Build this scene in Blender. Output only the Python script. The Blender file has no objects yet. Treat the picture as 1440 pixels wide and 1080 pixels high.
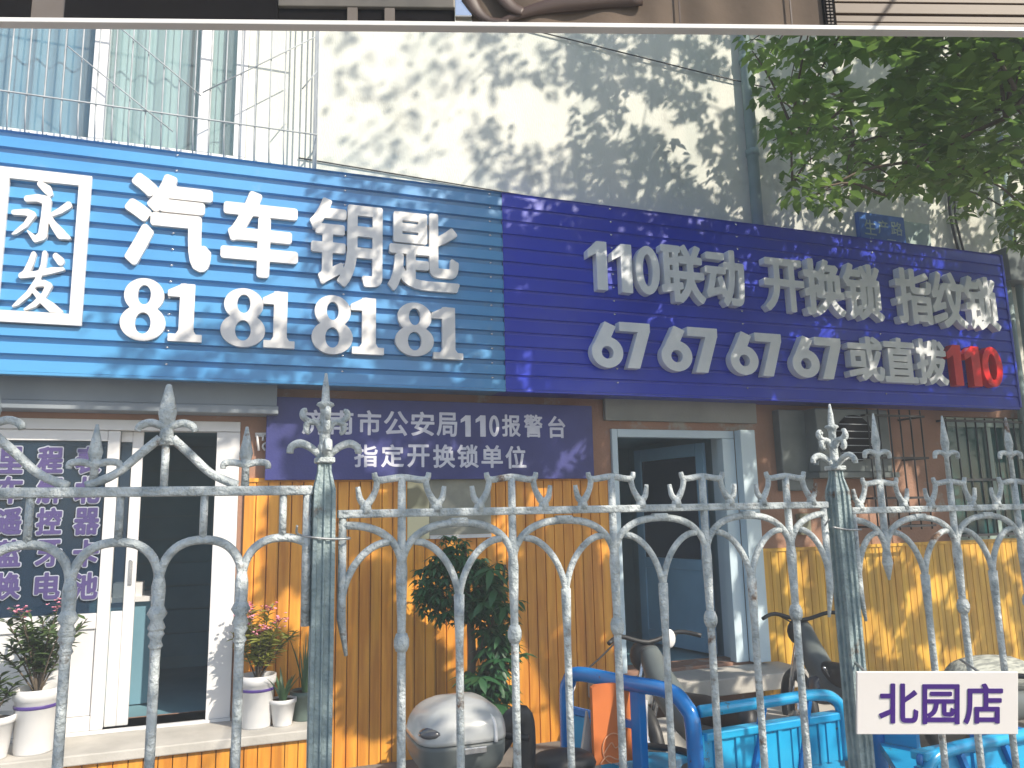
import bpy, bmesh, math, random
import numpy as np
from mathutils import Vector, Matrix, noise
R = math.radians
C = bpy.context.scene.collection
SC = bpy.context.scene
random.seed(7)

# ---------------------------------------------------------------- camera
F = 1096.0
_r = np.array([3070, -118, -1096.]); _r /= np.linalg.norm(_r)
_u = np.array([-140, 6540, -1096.]); _u -= _u.dot(_r) * _r; _u /= np.linalg.norm(_u)
_y = np.cross(_u, _r)
M = np.array([_r, _y, _u])                      # camera axes -> world (X along the shop wall, Y into it, Z up)
CAM = np.array([0., -6., 1.75])
cd = bpy.data.cameras.new('camera'); cam = bpy.data.objects.new('camera', cd); C.objects.link(cam)
cam.matrix_world = Matrix.Translation(Vector(CAM)) @ Matrix([list(r) for r in M]).to_4x4()
cd.sensor_width = 36; cd.lens = F / 1440 * 36; cd.clip_end = 500; cd.clip_start = 0.05
SC.camera = cam

# ---------------------------------------------------------------- light
SUN = Vector((0.62, -0.95, 0.92)).normalized()
elev = math.asin(SUN.z)
w = bpy.data.worlds.new('World'); SC.world = w; w.use_nodes = True
nt = w.node_tree
sky = nt.nodes.new('ShaderNodeTexSky'); sky.sky_type = 'NISHITA'; sky.sun_disc = False
sky.sun_elevation = elev; sky.sun_rotation = math.atan2(SUN.x, SUN.y)
nt.links.new(sky.outputs[0], nt.nodes['Background'].inputs[0])
nt.nodes['Background'].inputs[1].default_value = 0.15
ld = bpy.data.lights.new('sun', 'SUN'); ld.energy = 4.8; ld.angle = R(0.5); ld.color = (1, .91, .77)
lo = bpy.data.objects.new('sun', ld); C.objects.link(lo)
lo.rotation_euler = SUN.to_track_quat('Z', 'Y').to_euler()
SC.view_settings.view_transform = 'Standard'; SC.view_settings.look = 'None'
SC.view_settings.exposure = 0.68; SC.view_settings.gamma = 1

# ---------------------------------------------------------------- measuring
def at(px, py, y):
    d = M @ np.array([px - 720, 540 - py, -F]); t = (y - CAM[1]) / d[1]
    return Vector(CAM + d * t)
def atz(px, py, z):
    d = M @ np.array([px - 720, 540 - py, -F]); t = (z - CAM[2]) / d[2]
    return Vector(CAM + d * t)
def proj(P):
    v = M.T @ (np.array(P) - CAM)
    if v[2] > -0.05: return (-9999, -9999)
    return (720 + F * v[0] / -v[2], 540 - F * v[1] / -v[2])

# ---------------------------------------------------------------- materials
def mat(name, c1, c2=None, scale=6, rough=.6, bump=0, bscale=None, metal=0, stretch=(1, 1, 1), spec=.5, detail=4, mix=(.35, .65), coat=0):
    m = bpy.data.materials.new(name); m.use_nodes = True
    t = m.node_tree; b = t.nodes['Principled BSDF']
    b.inputs['Roughness'].default_value = rough; b.inputs['Metallic'].default_value = metal
    b.inputs['Specular IOR Level'].default_value = spec; b.inputs['Coat Weight'].default_value = coat
    tc = t.nodes.new('ShaderNodeTexCoord'); mp = t.nodes.new('ShaderNodeMapping')
    mp.inputs['Scale'].default_value = stretch
    t.links.new(tc.outputs['Object'], mp.inputs[0])
    if c2 is None: c2 = tuple(x * .82 for x in c1)
    n = t.nodes.new('ShaderNodeTexNoise'); n.inputs['Scale'].default_value = scale; n.inputs['Detail'].default_value = detail
    t.links.new(mp.outputs[0], n.inputs[0])
    cr = t.nodes.new('ShaderNodeValToRGB'); cr.color_ramp.elements[0].position = mix[0]; cr.color_ramp.elements[1].position = mix[1]
    cr.color_ramp.elements[0].color = (*c2, 1); cr.color_ramp.elements[1].color = (*c1, 1)
    t.links.new(n.outputs[0], cr.inputs[0]); t.links.new(cr.outputs[0], b.inputs['Base Color'])
    if bump:
        n2 = t.nodes.new('ShaderNodeTexNoise'); n2.inputs['Scale'].default_value = bscale or scale * 6; n2.inputs['Detail'].default_value = 3
        t.links.new(mp.outputs[0], n2.inputs[0])
        bp = t.nodes.new('ShaderNodeBump'); bp.inputs['Strength'].default_value = bump; bp.inputs['Distance'].default_value = .01
        t.links.new(n2.outputs[0], bp.inputs['Height']); t.links.new(bp.outputs[0], b.inputs['Normal'])
    return m
def leafmat(name, c1, c2, trans=.35):
    m = mat(name, c1, c2, 3, .45, mix=(.3, .7))
    t = m.node_tree; b = t.nodes['Principled BSDF']; out = t.nodes['Material Output']
    tr = t.nodes.new('ShaderNodeBsdfTranslucent'); mx = t.nodes.new('ShaderNodeMixShader'); mx.inputs[0].default_value = trans
    src = b.inputs['Base Color'].links[0].from_socket
    t.links.new(src, tr.inputs[0]); t.links.new(b.outputs[0], mx.inputs[1]); t.links.new(tr.outputs[0], mx.inputs[2])
    t.links.new(mx.outputs[0], out.inputs[0])
    return m
def glassmat(name, tint, rough=.04, alpha=.5):
    m = bpy.data.materials.new(name); m.use_nodes = True
    t = m.node_tree; b = t.nodes['Principled BSDF']; out = t.nodes['Material Output']
    b.inputs['Base Color'].default_value = (*tint, 1); b.inputs['Roughness'].default_value = rough
    tr = t.nodes.new('ShaderNodeBsdfTransparent'); tr.inputs[0].default_value = (.8, .88, .9, 1)
    mx = t.nodes.new('ShaderNodeMixShader'); mx.inputs[0].default_value = alpha
    t.links.new(tr.outputs[0], mx.inputs[1]); t.links.new(b.outputs[0], mx.inputs[2]); t.links.new(mx.outputs[0], out.inputs[0])
    return m
MT = dict(
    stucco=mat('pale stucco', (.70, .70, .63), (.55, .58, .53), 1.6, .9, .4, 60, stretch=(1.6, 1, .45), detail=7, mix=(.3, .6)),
    plaster=mat('brown plaster', (.40, .22, .15), (.28, .16, .11), 1.6, .9, .4, 40),
    greyplaster=mat('grey plaster', (.33, .33, .30), (.24, .25, .23), 2, .9, .3, 40),
    wood=mat('varnished pine', (.82, .37, .045), (.60, .22, .022), 5, .5, .08, 30, stretch=(4, 4, .35)),
    wood2=mat('weathered pine', (.74, .44, .06), (.54, .28, .035), 5, .5, .08, 30, stretch=(4, 4, .35)),
    blue=mat('sky blue slat paint', (.080, .31, .58), (.055, .24, .52), 1.1, .30, .04, 8, coat=.3),
    navy=mat('shaded ultramarine slat paint', (.006, .030, .50), (.005, .020, .40), 1.0, .3, .04, 8, coat=.1),  # deeper panel blue, darkened further for the shade on that half
    white=mat('white plastic', (.76, .74, .72), (.68, .67, .66), 3, .4),
    silver=mat('white letter acrylic', (.80, .82, .84), (.70, .73, .77), 5, .3),
    red=mat('red letter acrylic', (.80, .012, .015), (.62, .01, .012), 4, .3),
    plate=mat('indigo sign plate', (.040, .046, .22), (.030, .034, .16), 3, .5, .15, 60),
    paintletter=mat('pale lettering', (.72, .72, .80), (.60, .60, .70), 8, .5),
    frame=mat('white door frame', (.78, .76, .75), (.66, .66, .66), 2, .4),
    frameblue=mat('pale blue door frame', (.62, .74, .80), (.52, .64, .72), 2, .4),
    grey=mat('grey shutter box', (.27, .30, .33), (.20, .23, .26), 2, .6, .1),
    dark=mat('dark teal boards', (.18, .34, .42), (.13, .27, .35), 2, .8),
    dark2=mat('teal wall paint', (.20, .36, .42), (.15, .29, .35), 2, .7),
    iron=mat('silver painted cast iron', (.52, .56, .57), (.26, .30, .32), 26, .55, .9, 90, detail=8, mix=(.30, .58)),
    irongreen=mat('green grey painted post', (.27, .34, .35), (.17, .23, .25), 30, .5, .6, 90, detail=8, mix=(.3, .6)),
    wire=mat('bare wire', (.42, .43, .44), None, 20, .4, metal=.6),
    tblue=mat('tricycle blue enamel', (.009, .21, .58), (.007, .15, .48), 4, .22, .05, 40, coat=.5),
    tcyan=mat('sunlit tricycle blue enamel', (.022, .38, .66), (.016, .30, .60), 5, .28, .05, 40, coat=.3),  # lighter copy of the blue enamel, sunlight put into the colour
    orange=mat('orange board', (.66, .19, .05), (.56, .15, .04), 3, .55),
    orangeline=mat('pale orange print', (.80, .42, .24), None, 5, .6),
    black=mat('black rubber', (.018, .018, .02), (.03, .03, .032), 10, .5),
    chrome=mat('chrome', (.75, .76, .78), None, 5, .15, metal=.9),
    lid=mat('silver grey plastic lid', (.46, .47, .46), (.40, .41, .41), 3, .3, coat=.3),
    lidbase=mat('dark grey plastic', (.12, .14, .14), (.09, .10, .10), 3, .4),
    lens=mat('grey lens', (.10, .10, .11), None, 5, .1, coat=.6),
    pot=mat('white glazed pot', (.74, .73, .72), (.62, .62, .62), 4, .35),
    band=mat('purple band', (.09, .05, .25), None, 4, .4),
    greenpot=mat('grey green pot', (.12, .17, .15), None, 4, .5),
    soil=mat('potting soil', (.05, .035, .025), None, 20, .95, .5),
    leaf=leafmat('tree leaf', (.20, .32, .065), (.08, .17, .042), .5),
    leafpot=leafmat('oleander leaf', (.10, .15, .05), (.05, .09, .03), .2),
    leafdark=leafmat('dark glossy leaf', (.045, .15, .05), (.020, .08, .03), .2),
    aloe=leafmat('aloe leaf', (.09, .17, .08), (.05, .11, .05), .1),
    pink=mat('pink petals', (.72, .20, .32), (.80, .42, .50), 40, .6),
    bark=mat('bark', (.13, .10, .07), (.07, .055, .04), 8, .9, .8, 25),
    asphalt=mat('grey paving', (.20, .19, .18), (.14, .135, .13), 3, .9, .4, 60),
    concrete=mat('concrete step', (.55, .52, .47), (.42, .40, .36), 4, .85, .3),
    purple=mat('deep purple lettering', (.055, .012, .20), None, 3, .5),
    winletter=mat('violet window lettering', (.085, .06, .19), (.065, .048, .16), 3, .5),
    leafblue=mat('blue door leaf', (.24, .44, .62), (.19, .36, .53), 2, .4),
    rim=mat('grey white rim', (.42, .45, .52), None, 3, .5),
    paper=mat('warm white plate', (.78, .74, .72), (.74, .70, .68), 2, .6),
    roadblue=mat('road plate blue', (.02, .12, .42), (.016, .10, .36), 4, .35),
    paleplate=mat('pale green plate', (.38, .48, .44), (.30, .40, .37), 6, .5),
    curtainblue=mat('blue curtain', (.36, .50, .62), (.27, .42, .55), 4, .9),
    curtaincream=mat('pale green curtain', (.78, .79, .74), (.70, .74, .69), 4, .9),
    cage=mat('grey window bars', (.42, .45, .48), (.30, .33, .36), 12, .5),
    drain=mat('grey green drainpipe', (.25, .34, .34), (.20, .28, .28), 4, .5),
    tealglass=glassmat('teal window glass', (.02, .10, .10), .05, .75),
    glass=glassmat('door glass', (.02, .045, .085), .05, .55),
    acgrey=mat('grey metal casing', (.15, .17, .17), (.10, .12, .12), 4, .5),
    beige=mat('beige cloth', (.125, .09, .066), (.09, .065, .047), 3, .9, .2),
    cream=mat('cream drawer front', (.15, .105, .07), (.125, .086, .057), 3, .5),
    brown=mat('dark brown leather', (.060, .033, .024), (.04, .022, .016), 6, .5),
    blackish=mat('black cabinet', (.005, .004, .005), (.008, .007, .007), 3, .9, spec=.08),
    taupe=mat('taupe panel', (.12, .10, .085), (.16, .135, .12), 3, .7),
    metalbox=mat('brushed metal', (.17, .15, .125), (.11, .10, .085), 6, .5, metal=.25),
    straw=mat('bleached twigs', (.62, .60, .50), (.50, .48, .40), 9, .8),
    gunny=mat('striped grey cover', (.44, .45, .40), (.22, .23, .21), 9, .8, .3, 30, stretch=(1, 6, 6), mix=(.42, .58)),
    marble=mat('yellow patterned print', (.72, .66, .42), (.22, .20, .12), 5, .5, detail=1, mix=(.46, .52)),
    notice=mat('grey notice sheet', (.34, .33, .27), (.24, .24, .20), 7, .6),
)

def vary_boards(m, pitch, amt):
    t = m.node_tree; b = t.nodes['Principled BSDF']; src = b.inputs['Base Color'].links[0].from_socket
    tc = t.nodes.new('ShaderNodeTexCoord'); sx = t.nodes.new('ShaderNodeSeparateXYZ'); t.links.new(tc.outputs['Object'], sx.inputs[0])
    dv = t.nodes.new('ShaderNodeMath'); dv.operation = 'DIVIDE'; dv.inputs[1].default_value = pitch; t.links.new(sx.outputs[0], dv.inputs[0])
    fl = t.nodes.new('ShaderNodeMath'); fl.operation = 'FLOOR'; t.links.new(dv.outputs[0], fl.inputs[0])
    wn = t.nodes.new('ShaderNodeTexWhiteNoise'); wn.noise_dimensions = '1D'; t.links.new(fl.outputs[0], wn.inputs['W'])
    mr = t.nodes.new('ShaderNodeMapRange'); mr.inputs[3].default_value = 1 - amt; mr.inputs[4].default_value = 1 + amt; t.links.new(wn.outputs[0], mr.inputs[0])
    hs = t.nodes.new('ShaderNodeHueSaturation'); t.links.new(src, hs.inputs['Color']); t.links.new(mr.outputs[0], hs.inputs['Value']); t.links.new(hs.outputs[0], b.inputs['Base Color'])
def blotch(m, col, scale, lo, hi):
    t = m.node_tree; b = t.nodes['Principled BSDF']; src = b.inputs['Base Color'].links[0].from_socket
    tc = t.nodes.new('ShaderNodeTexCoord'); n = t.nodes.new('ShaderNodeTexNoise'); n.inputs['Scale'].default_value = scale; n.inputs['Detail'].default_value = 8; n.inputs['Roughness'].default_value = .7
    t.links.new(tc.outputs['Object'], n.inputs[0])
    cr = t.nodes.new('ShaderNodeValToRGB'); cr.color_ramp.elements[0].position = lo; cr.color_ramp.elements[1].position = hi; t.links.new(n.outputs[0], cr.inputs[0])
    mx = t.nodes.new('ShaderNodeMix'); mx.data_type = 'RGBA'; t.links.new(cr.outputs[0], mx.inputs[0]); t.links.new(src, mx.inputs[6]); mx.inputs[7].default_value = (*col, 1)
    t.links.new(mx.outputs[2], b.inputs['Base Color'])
vary_boards(MT['wood'], .083, .16); vary_boards(MT['wood2'], .083, .16)
blotch(MT['iron'], (.15, .085, .05), 9, .60, .68); blotch(MT['irongreen'], (.13, .08, .05), 9, .62, .70)
blotch(MT['tblue'], (.10, .06, .04), 14, .66, .70); blotch(MT['tcyan'], (.10, .07, .05), 12, .64, .69)
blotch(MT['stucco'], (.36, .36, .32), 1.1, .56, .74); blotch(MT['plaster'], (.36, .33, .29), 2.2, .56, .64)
blotch(MT['blue'], (.22, .34, .46), 3, .60, .80); blotch(MT['navy'], (.05, .06, .26), 3, .60, .80)
# ---------------------------------------------------------------- mesh building
class MB:
    def __init__(s): s.v = []; s.f = []; s.sm = []
    def add(s, vs, fs, smooth=False):
        o = len(s.v); s.v += [tuple(v) for v in vs]
        s.f += [tuple(i + o for i in f) for f in fs]; s.sm += [smooth] * len(fs); return s
    def box(s, x0, x1, y0, y1, z0, z1):
        return s.add([(x, y, z) for x in (x0, x1) for y in (y0, y1) for z in (z0, z1)],
                     [(0, 1, 3, 2), (4, 6, 7, 5), (0, 4, 5, 1), (2, 3, 7, 6), (0, 2, 6, 4), (1, 5, 7, 3)])
    def bar(s, a, b, wd, th, up=Vector((0, 0, 1))):
        a = Vector(a); b = Vector(b); d = (b - a).normalized(); q = d.cross(up)
        if q.length < 1e-3: q = d.cross(Vector((1, 0, 0)))
        q.normalize(); n = q.cross(d); q *= wd / 2; n *= th / 2
        return s.add([a - q - n, a + q - n, a + q + n, a - q + n, b - q - n, b + q - n, b + q + n, b - q + n],
                     [(0, 1, 2, 3), (7, 6, 5, 4), (0, 4, 5, 1), (1, 5, 6, 2), (2, 6, 7, 3), (3, 7, 4, 0)])
    def tube(s, pts, rad, n=8, smooth_path=0, flat=1.0):
        pts = [Vector(p) for p in pts]
        if not hasattr(rad, '__len__'): rad = [rad] * len(pts)
        rad = list(rad)
        if smooth_path:
            P = []; Q = []
            for i in range(len(pts) - 1):
                p0 = pts[max(i - 1, 0)]; p1 = pts[i]; p2 = pts[i + 1]; p3 = pts[min(i + 2, len(pts) - 1)]
                for k in range(smooth_path):
                    t = k / smooth_path
                    P.append(.5 * ((2 * p1) + (p2 - p0) * t + (2 * p0 - 5 * p1 + 4 * p2 - p3) * t * t + (3 * p1 - p0 - 3 * p2 + p3) * t ** 3))
                    Q.append(rad[i] * (1 - t) + rad[i + 1] * t)
            P.append(pts[-1]); Q.append(rad[-1]); pts = P; rad = Q
        vs = []; d0 = (pts[1] - pts[0]).normalized()
        nrm = d0.cross(Vector((0, 1, 0)))
        if nrm.length < .1: nrm = d0.cross(Vector((1, 0, 0)))
        nrm.normalize()
        for i, p in enumerate(pts):
            a = pts[max(i - 1, 0)]; b = pts[min(i + 1, len(pts) - 1)]
            d = (b - a).normalized() if (b - a).length > 1e-9 else d0
            nrm = (nrm - d * nrm.dot(d)); nrm.normalize(); bi = d.cross(nrm)
            for k in range(n):
                an = 2 * math.pi * k / n
                vs.append(p + nrm * math.cos(an) * rad[i] + bi * math.sin(an) * rad[i] * flat)
        m = len(pts)
        fs = [(i * n + k, i * n + (k + 1) % n, (i + 1) * n + (k + 1) % n, (i + 1) * n + k) for i in range(m - 1) for k in range(n)]
        fs += [tuple(range(n))[::-1], tuple(range((m - 1) * n, m * n))]
        return s.add(vs, fs, True)
    def lathe(s, c, prof, n=20, sy=1.0):
        c = Vector(c); vs = []
        for r, z in prof:
            for k in range(n):
                an = 2 * math.pi * k / n; vs.append((c.x + r * math.cos(an), c.y + r * math.sin(an) * sy, c.z + z))
        m = len(prof)
        fs = [(i * n + k, i * n + (k + 1) % n, (i + 1) * n + (k + 1) % n, (i + 1) * n + k) for i in range(m - 1) for k in range(n)]
        fs += [tuple(range(n))[::-1], tuple(range((m - 1) * n, m * n))]
        return s.add(vs, fs, True)
    def ball(s, c, rx, ry=None, rz=None, n=12, p=1.0):
        ry = ry or rx; rz = rz or rx; c = Vector(c); prof = []
        sg = lambda x: math.copysign(abs(x) ** p, x)
        vs = []; m = 8
        for i in range(m + 1):
            t = -math.pi / 2 + math.pi * i / m; ct = sg(math.cos(t)) if 0 < i < m else .02; st = sg(math.sin(t))
            for k in range(n):
                an = 2 * math.pi * k / n
                vs.append((c.x + rx * ct * sg(math.cos(an)), c.y + ry * ct * sg(math.sin(an)), c.z + rz * st))
        fs = [(i * n + k, i * n + (k + 1) % n, (i + 1) * n + (k + 1) % n, (i + 1) * n + k) for i in range(m) for k in range(n)]
        fs += [tuple(range(n))[::-1], tuple(range(m * n, (m + 1) * n))]
        return s.add(vs, fs, True)
    def prism(s, pts, d):           # polygon pts (3D) extruded along vector d
        n = len(pts); pts = [Vector(p) for p in pts]; d = Vector(d)
        return s.add(pts + [p + d for p in pts], [tuple(range(n)), tuple(range(n, 2 * n))[::-1]] + [(i, i + n, (i + 1) % n + n, (i + 1) % n) for i in range(n)])
    def sheet(s, rows, smooth=True):
        n = len(rows[0]); vs = [p for r in rows for p in r]
        return s.add(vs, [(i * n + k, i * n + k + 1, (i + 1) * n + k + 1, (i + 1) * n + k) for i in range(len(rows) - 1) for k in range(n - 1)], smooth)
    def build(s, name, m, parent=None, bevel=0, label=None):
        me = bpy.data.meshes.new(name); me.from_pydata(s.v, [], s.f); me.validate()
        if len(me.polygons) == len(s.sm): me.polygons.foreach_set('use_smooth', s.sm)
        if bevel or True:
            bm = bmesh.new(); bm.from_mesh(me); bmesh.ops.recalc_face_normals(bm, faces=bm.faces); bm.to_mesh(me); bm.free()
        o = bpy.data.objects.new(name, me); C.objects.link(o); me.materials.append(m)
        if parent:
            o.parent = parent; o.matrix_parent_inverse = Matrix.Translation(-parent.location)
        if bevel:
            b = o.modifiers.new('bevel', 'BEVEL'); b.width = bevel; b.segments = 2; b.limit_method = 'ANGLE'; b.angle_limit = R(40)
        if label: o['label'] = label
        return o
def thing(name, label, cat, loc=(0, 0, 0), group=None):
    o = bpy.data.objects.new(name, None); C.objects.link(o); o.location = loc; o.empty_display_size = .1
    o['label'] = label; o['category'] = cat
    if group: o['group'] = group
    return o
def tag(o, label, cat, group=None):
    o['label'] = label; o['category'] = cat
    if group: o['group'] = group
    return o

# ---------------------------------------------------------------- lettering: outlines grown from a distance field
_cache = {}
def glyph_edges(ch):
    if ch in _cache: return _cache[ch]
    c = bpy.data.curves.new('lettering', 'FONT'); c.body = ch; c.resolution_u = 5
    o = bpy.data.objects.new('lettering', c); C.objects.link(o)
    dg = bpy.context.evaluated_depsgraph_get(); dg.update()
    me = bpy.data.meshes.new_from_object(o.evaluated_get(dg))
    bm = bmesh.new(); bm.from_mesh(me); bmesh.ops.remove_doubles(bm, verts=bm.verts, dist=1e-5)
    E = np.array([[(e.verts[0].co.x, e.verts[0].co.y), (e.verts[1].co.x, e.verts[1].co.y)] for e in bm.edges if len(e.link_faces) == 1])
    bm.free(); bpy.data.objects.remove(o); bpy.data.curves.remove(c); bpy.data.meshes.remove(me)
    lo = E.reshape(-1, 2).min(0); hi = E.reshape(-1, 2).max(0)
    E = (E - lo) / (hi - lo); _cache[ch] = E
    return E
def field_edges(E, X, Y):
    P = np.stack([X.ravel(), Y.ravel()], 1); d = np.full(len(P), 1e9); ins = np.zeros(len(P), bool)
    for (a, b) in E:
        ab = b - a; L = ab.dot(ab)
        if L < 1e-14: continue
        t = np.clip(((P - a) @ ab) / L, 0, 1); q = a + t[:, None] * ab - P
        d = np.minimum(d, (q * q).sum(1))
        c = (a[1] > P[:, 1]) != (b[1] > P[:, 1])
        if a[1] != b[1]:
            ins ^= c & (P[:, 0] < (b[0] - a[0]) * (P[:, 1] - a[1]) / (b[1] - a[1]) + a[0])
    d = np.sqrt(d); return np.where(ins, -d, d).reshape(X.shape)
def contours(Fd, xs, ys):
    segs = {}
    ny, nx = Fd.shape
    S = Fd < 0
    def pt(k):
        i, j, dr = k
        a = Fd[i, j]; b = Fd[i, j + 1] if dr == 0 else Fd[i + 1, j]
        t = a / (a - b) if a != b else .5
        return (xs[j] + (xs[1] - xs[0]) * t, ys[i]) if dr == 0 else (xs[j], ys[i] + (ys[1] - ys[0]) * t)
    cells = np.argwhere((S[:-1, :-1].astype(int) + S[:-1, 1:] + S[1:, :-1] + S[1:, 1:]) % 4 != 0)
    adj = {}
    for i, j in cells:
        b, r, t, l = (i, j, 0), (i, j + 1, 1), (i + 1, j, 0), (i, j, 1)
        a0, a1, a2, a3 = S[i, j], S[i, j + 1], S[i + 1, j + 1], S[i + 1, j]
        ks = []
        if a0 != a1: ks.append(b)
        if a1 != a2: ks.append(r)
        if a3 != a2: ks.append(t)
        if a0 != a3: ks.append(l)
        prs = [(ks[0], ks[1])] if len(ks) == 2 else ([(b, r), (t, l)] if a1 else [(b, l), (r, t)]) if False else [(ks[0], ks[1]), (ks[2], ks[3])]
        for p, q in prs:
            adj.setdefault(p, []).append(q); adj.setdefault(q, []).append(p)
    loops = []; seen = set()
    for k in adj:
        if k in seen: continue
        loop = [k]; seen.add(k); cur = k
        while True:
            nx_ = [q for q in adj[cur] if q not in seen]
            if not nx_: break
            cur = nx_[0]; seen.add(cur); loop.append(cur)
        if len(loop) > 5: loops.append([pt(k) for k in loop])
    return loops
def simplify(L, eps):
    def dp(P):
        if len(P) < 3: return P
        a, b = np.array(P[0]), np.array(P[-1]); ab = b - a; n = np.hypot(*ab) or 1e-9
        d = [abs(ab[0] * (p[1] - a[1]) - ab[1] * (p[0] - a[0])) / n if n > 1e-8 else math.hypot(p[0] - a[0], p[1] - a[1]) for p in P[1:-1]]
        i = int(np.argmax(d))
        if d[i] < eps: return [P[0], P[-1]]
        return dp(P[:i + 2])[:-1] + dp(P[i + 1:])
    h = len(L) // 2
    return dp(L[:h + 1])[:-1] + dp(L[h:] + [L[0]])[:-1]
def cap(X, Y, a, b, ra, rb):      # tapered capsule
    ax, ay = a; bx, by = b; dx, dy = bx - ax, by - ay; L = dx * dx + dy * dy + 1e-12
    t = np.clip(((X - ax) * dx + (Y - ay) * dy) / L, 0, 1)
    return np.hypot(X - ax - t * dx, Y - ay - t * dy) - (ra + (rb - ra) * t)
def boxf(X, Y, x0, x1, y0, y1):
    return np.maximum(np.maximum(x0 - X, X - x1), np.maximum(y0 - Y, Y - y1))
def poly(X, Y, P):
    E = np.array([[P[i], P[(i + 1) % len(P)]] for i in range(len(P))], float); return field_edges(E, X, Y)
def ell(X, Y, cx, cy, rx, ry): return (np.hypot((X - cx) / rx, (Y - cy) / ry) - 1) * min(rx, ry)
def strokes(X, Y, S):
    f = np.full(X.shape, 9.)
    for s in S:
        for a, b in zip(s[:-1], s[1:]): f = np.minimum(f, cap(X, Y, a[:2], b[:2], a[2], b[2]))
    return f
def shape8(X, Y):
    o = np.minimum(ell(X, Y, .5, .735, .44, .265), ell(X, Y, .5, .275, .50, .275))
    h = np.minimum(ell(X, Y, .5, .745, .185, .19), ell(X, Y, .5, .27, .215, .205))
    return np.maximum(o, -h)
def shape1(X, Y):
    f = np.minimum(boxf(X, Y, .36, .74, .03, .985), boxf(X, Y, .06, 1, 0, .075))
    f = np.minimum(f, poly(X, Y, [(.0, .86), (.0, .80), (.36, .80), (.5, .99), (.42, .99)]))
    f = np.minimum(f, poly(X, Y, [(.25, .06), (.85, .06), (.74, .16), (.36, .16)]))
    return f
def shape6(X, Y):
    o = ell(X, Y, .5, .335, .5, .335); h = ell(X, Y, .5, .33, .19, .135)
    s = poly(X, Y, [(.02, .42), (.44, 1.0), (.80, .90), (.45, .42)])
    return np.maximum(np.minimum(o, s), -h)
def shape7(X, Y):
    return np.minimum(boxf(X, Y, 0, 1, .80, 1), poly(X, Y, [(1, .83), (.62, .83), (.22, 0), (.62, 0)]))
def shape1s(X, Y):
    return np.minimum(boxf(X, Y, .45, 1, 0, 1), poly(X, Y, [(0, .80), (0, .64), (.5, .76), (.9, 1), (.5, 1)]))
def shape0(X, Y):
    return np.maximum(ell(X, Y, .5, .5, .5, .5), -ell(X, Y, .5, .5, .20, .33))
YONG = [[(.42, .98, .05), (.55, .90, .075), (.60, .84, .05)],
        [(.22, .72, .05), (.40, .75, .06), (.56, .72, .075), (.55, .45, .07), (.53, .15, .075), (.42, .08, .05), (.28, .20, .015)],
        [(.02, .48, .04), (.24, .50, .055), (.34, .47, .055), (.24, .30, .045), (.08, .16, .03), (.03, .13, .01)],
        [(.93, .68, .06), (.80, .58, .05), (.62, .48, .03)],
        [(.58, .52, .03), (.70, .34, .06), (.84, .20, .085), (.98, .15, .03)]]
FA = [[(.34, .95, .05), (.30, .80, .06), (.22, .62, .06), (.14, .58, .05), (.40, .62, .05), (.70, .70, .055), (.92, .74, .03)],
      [(.55, .98, .05), (.54, .78, .05), (.45, .52, .05), (.30, .28, .05), (.12, .12, .04), (.03, .06, .01)],
      [(.40, .45, .045), (.58, .48, .055), (.68, .44, .06), (.60, .28, .055), (.44, .12, .05), (.26, .02, .02)],
      [(.40, .34, .04), (.56, .20, .06), (.76, .08, .085), (.95, .02, .03)],
      [(.76, .95, .055), (.86, .87, .075)]]
SH = {'8': shape8, '1': shape1, '6': shape6, '7': shape7, 'l': shape1s, 'O': shape0,
      'Y': lambda X, Y: strokes(X, Y, YONG), 'A': lambda X, Y: strokes(X, Y, FA)}
def glyph(kind, box, y, depth, m, parent, name='character', r=0.0, res=84, label=None, grow=0.0):
    """raised character filling the photo box (x0,y0,x1,y1) on the upright plane y; kind: a character or ('f', key)"""
    x0, y0, x1, y1 = box; xm = (x0 + x1) / 2; ym = (y0 + y1) / 2
    X0 = at(x0, ym, y).x; X1 = at(x1, ym, y).x; Z1 = at(xm, y0, y).z; Z0 = at(xm, y1, y).z
    return glyph_xz(kind, X0, X1, Z0, Z1, y, depth, m, parent, name, r, res, label, grow)
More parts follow.
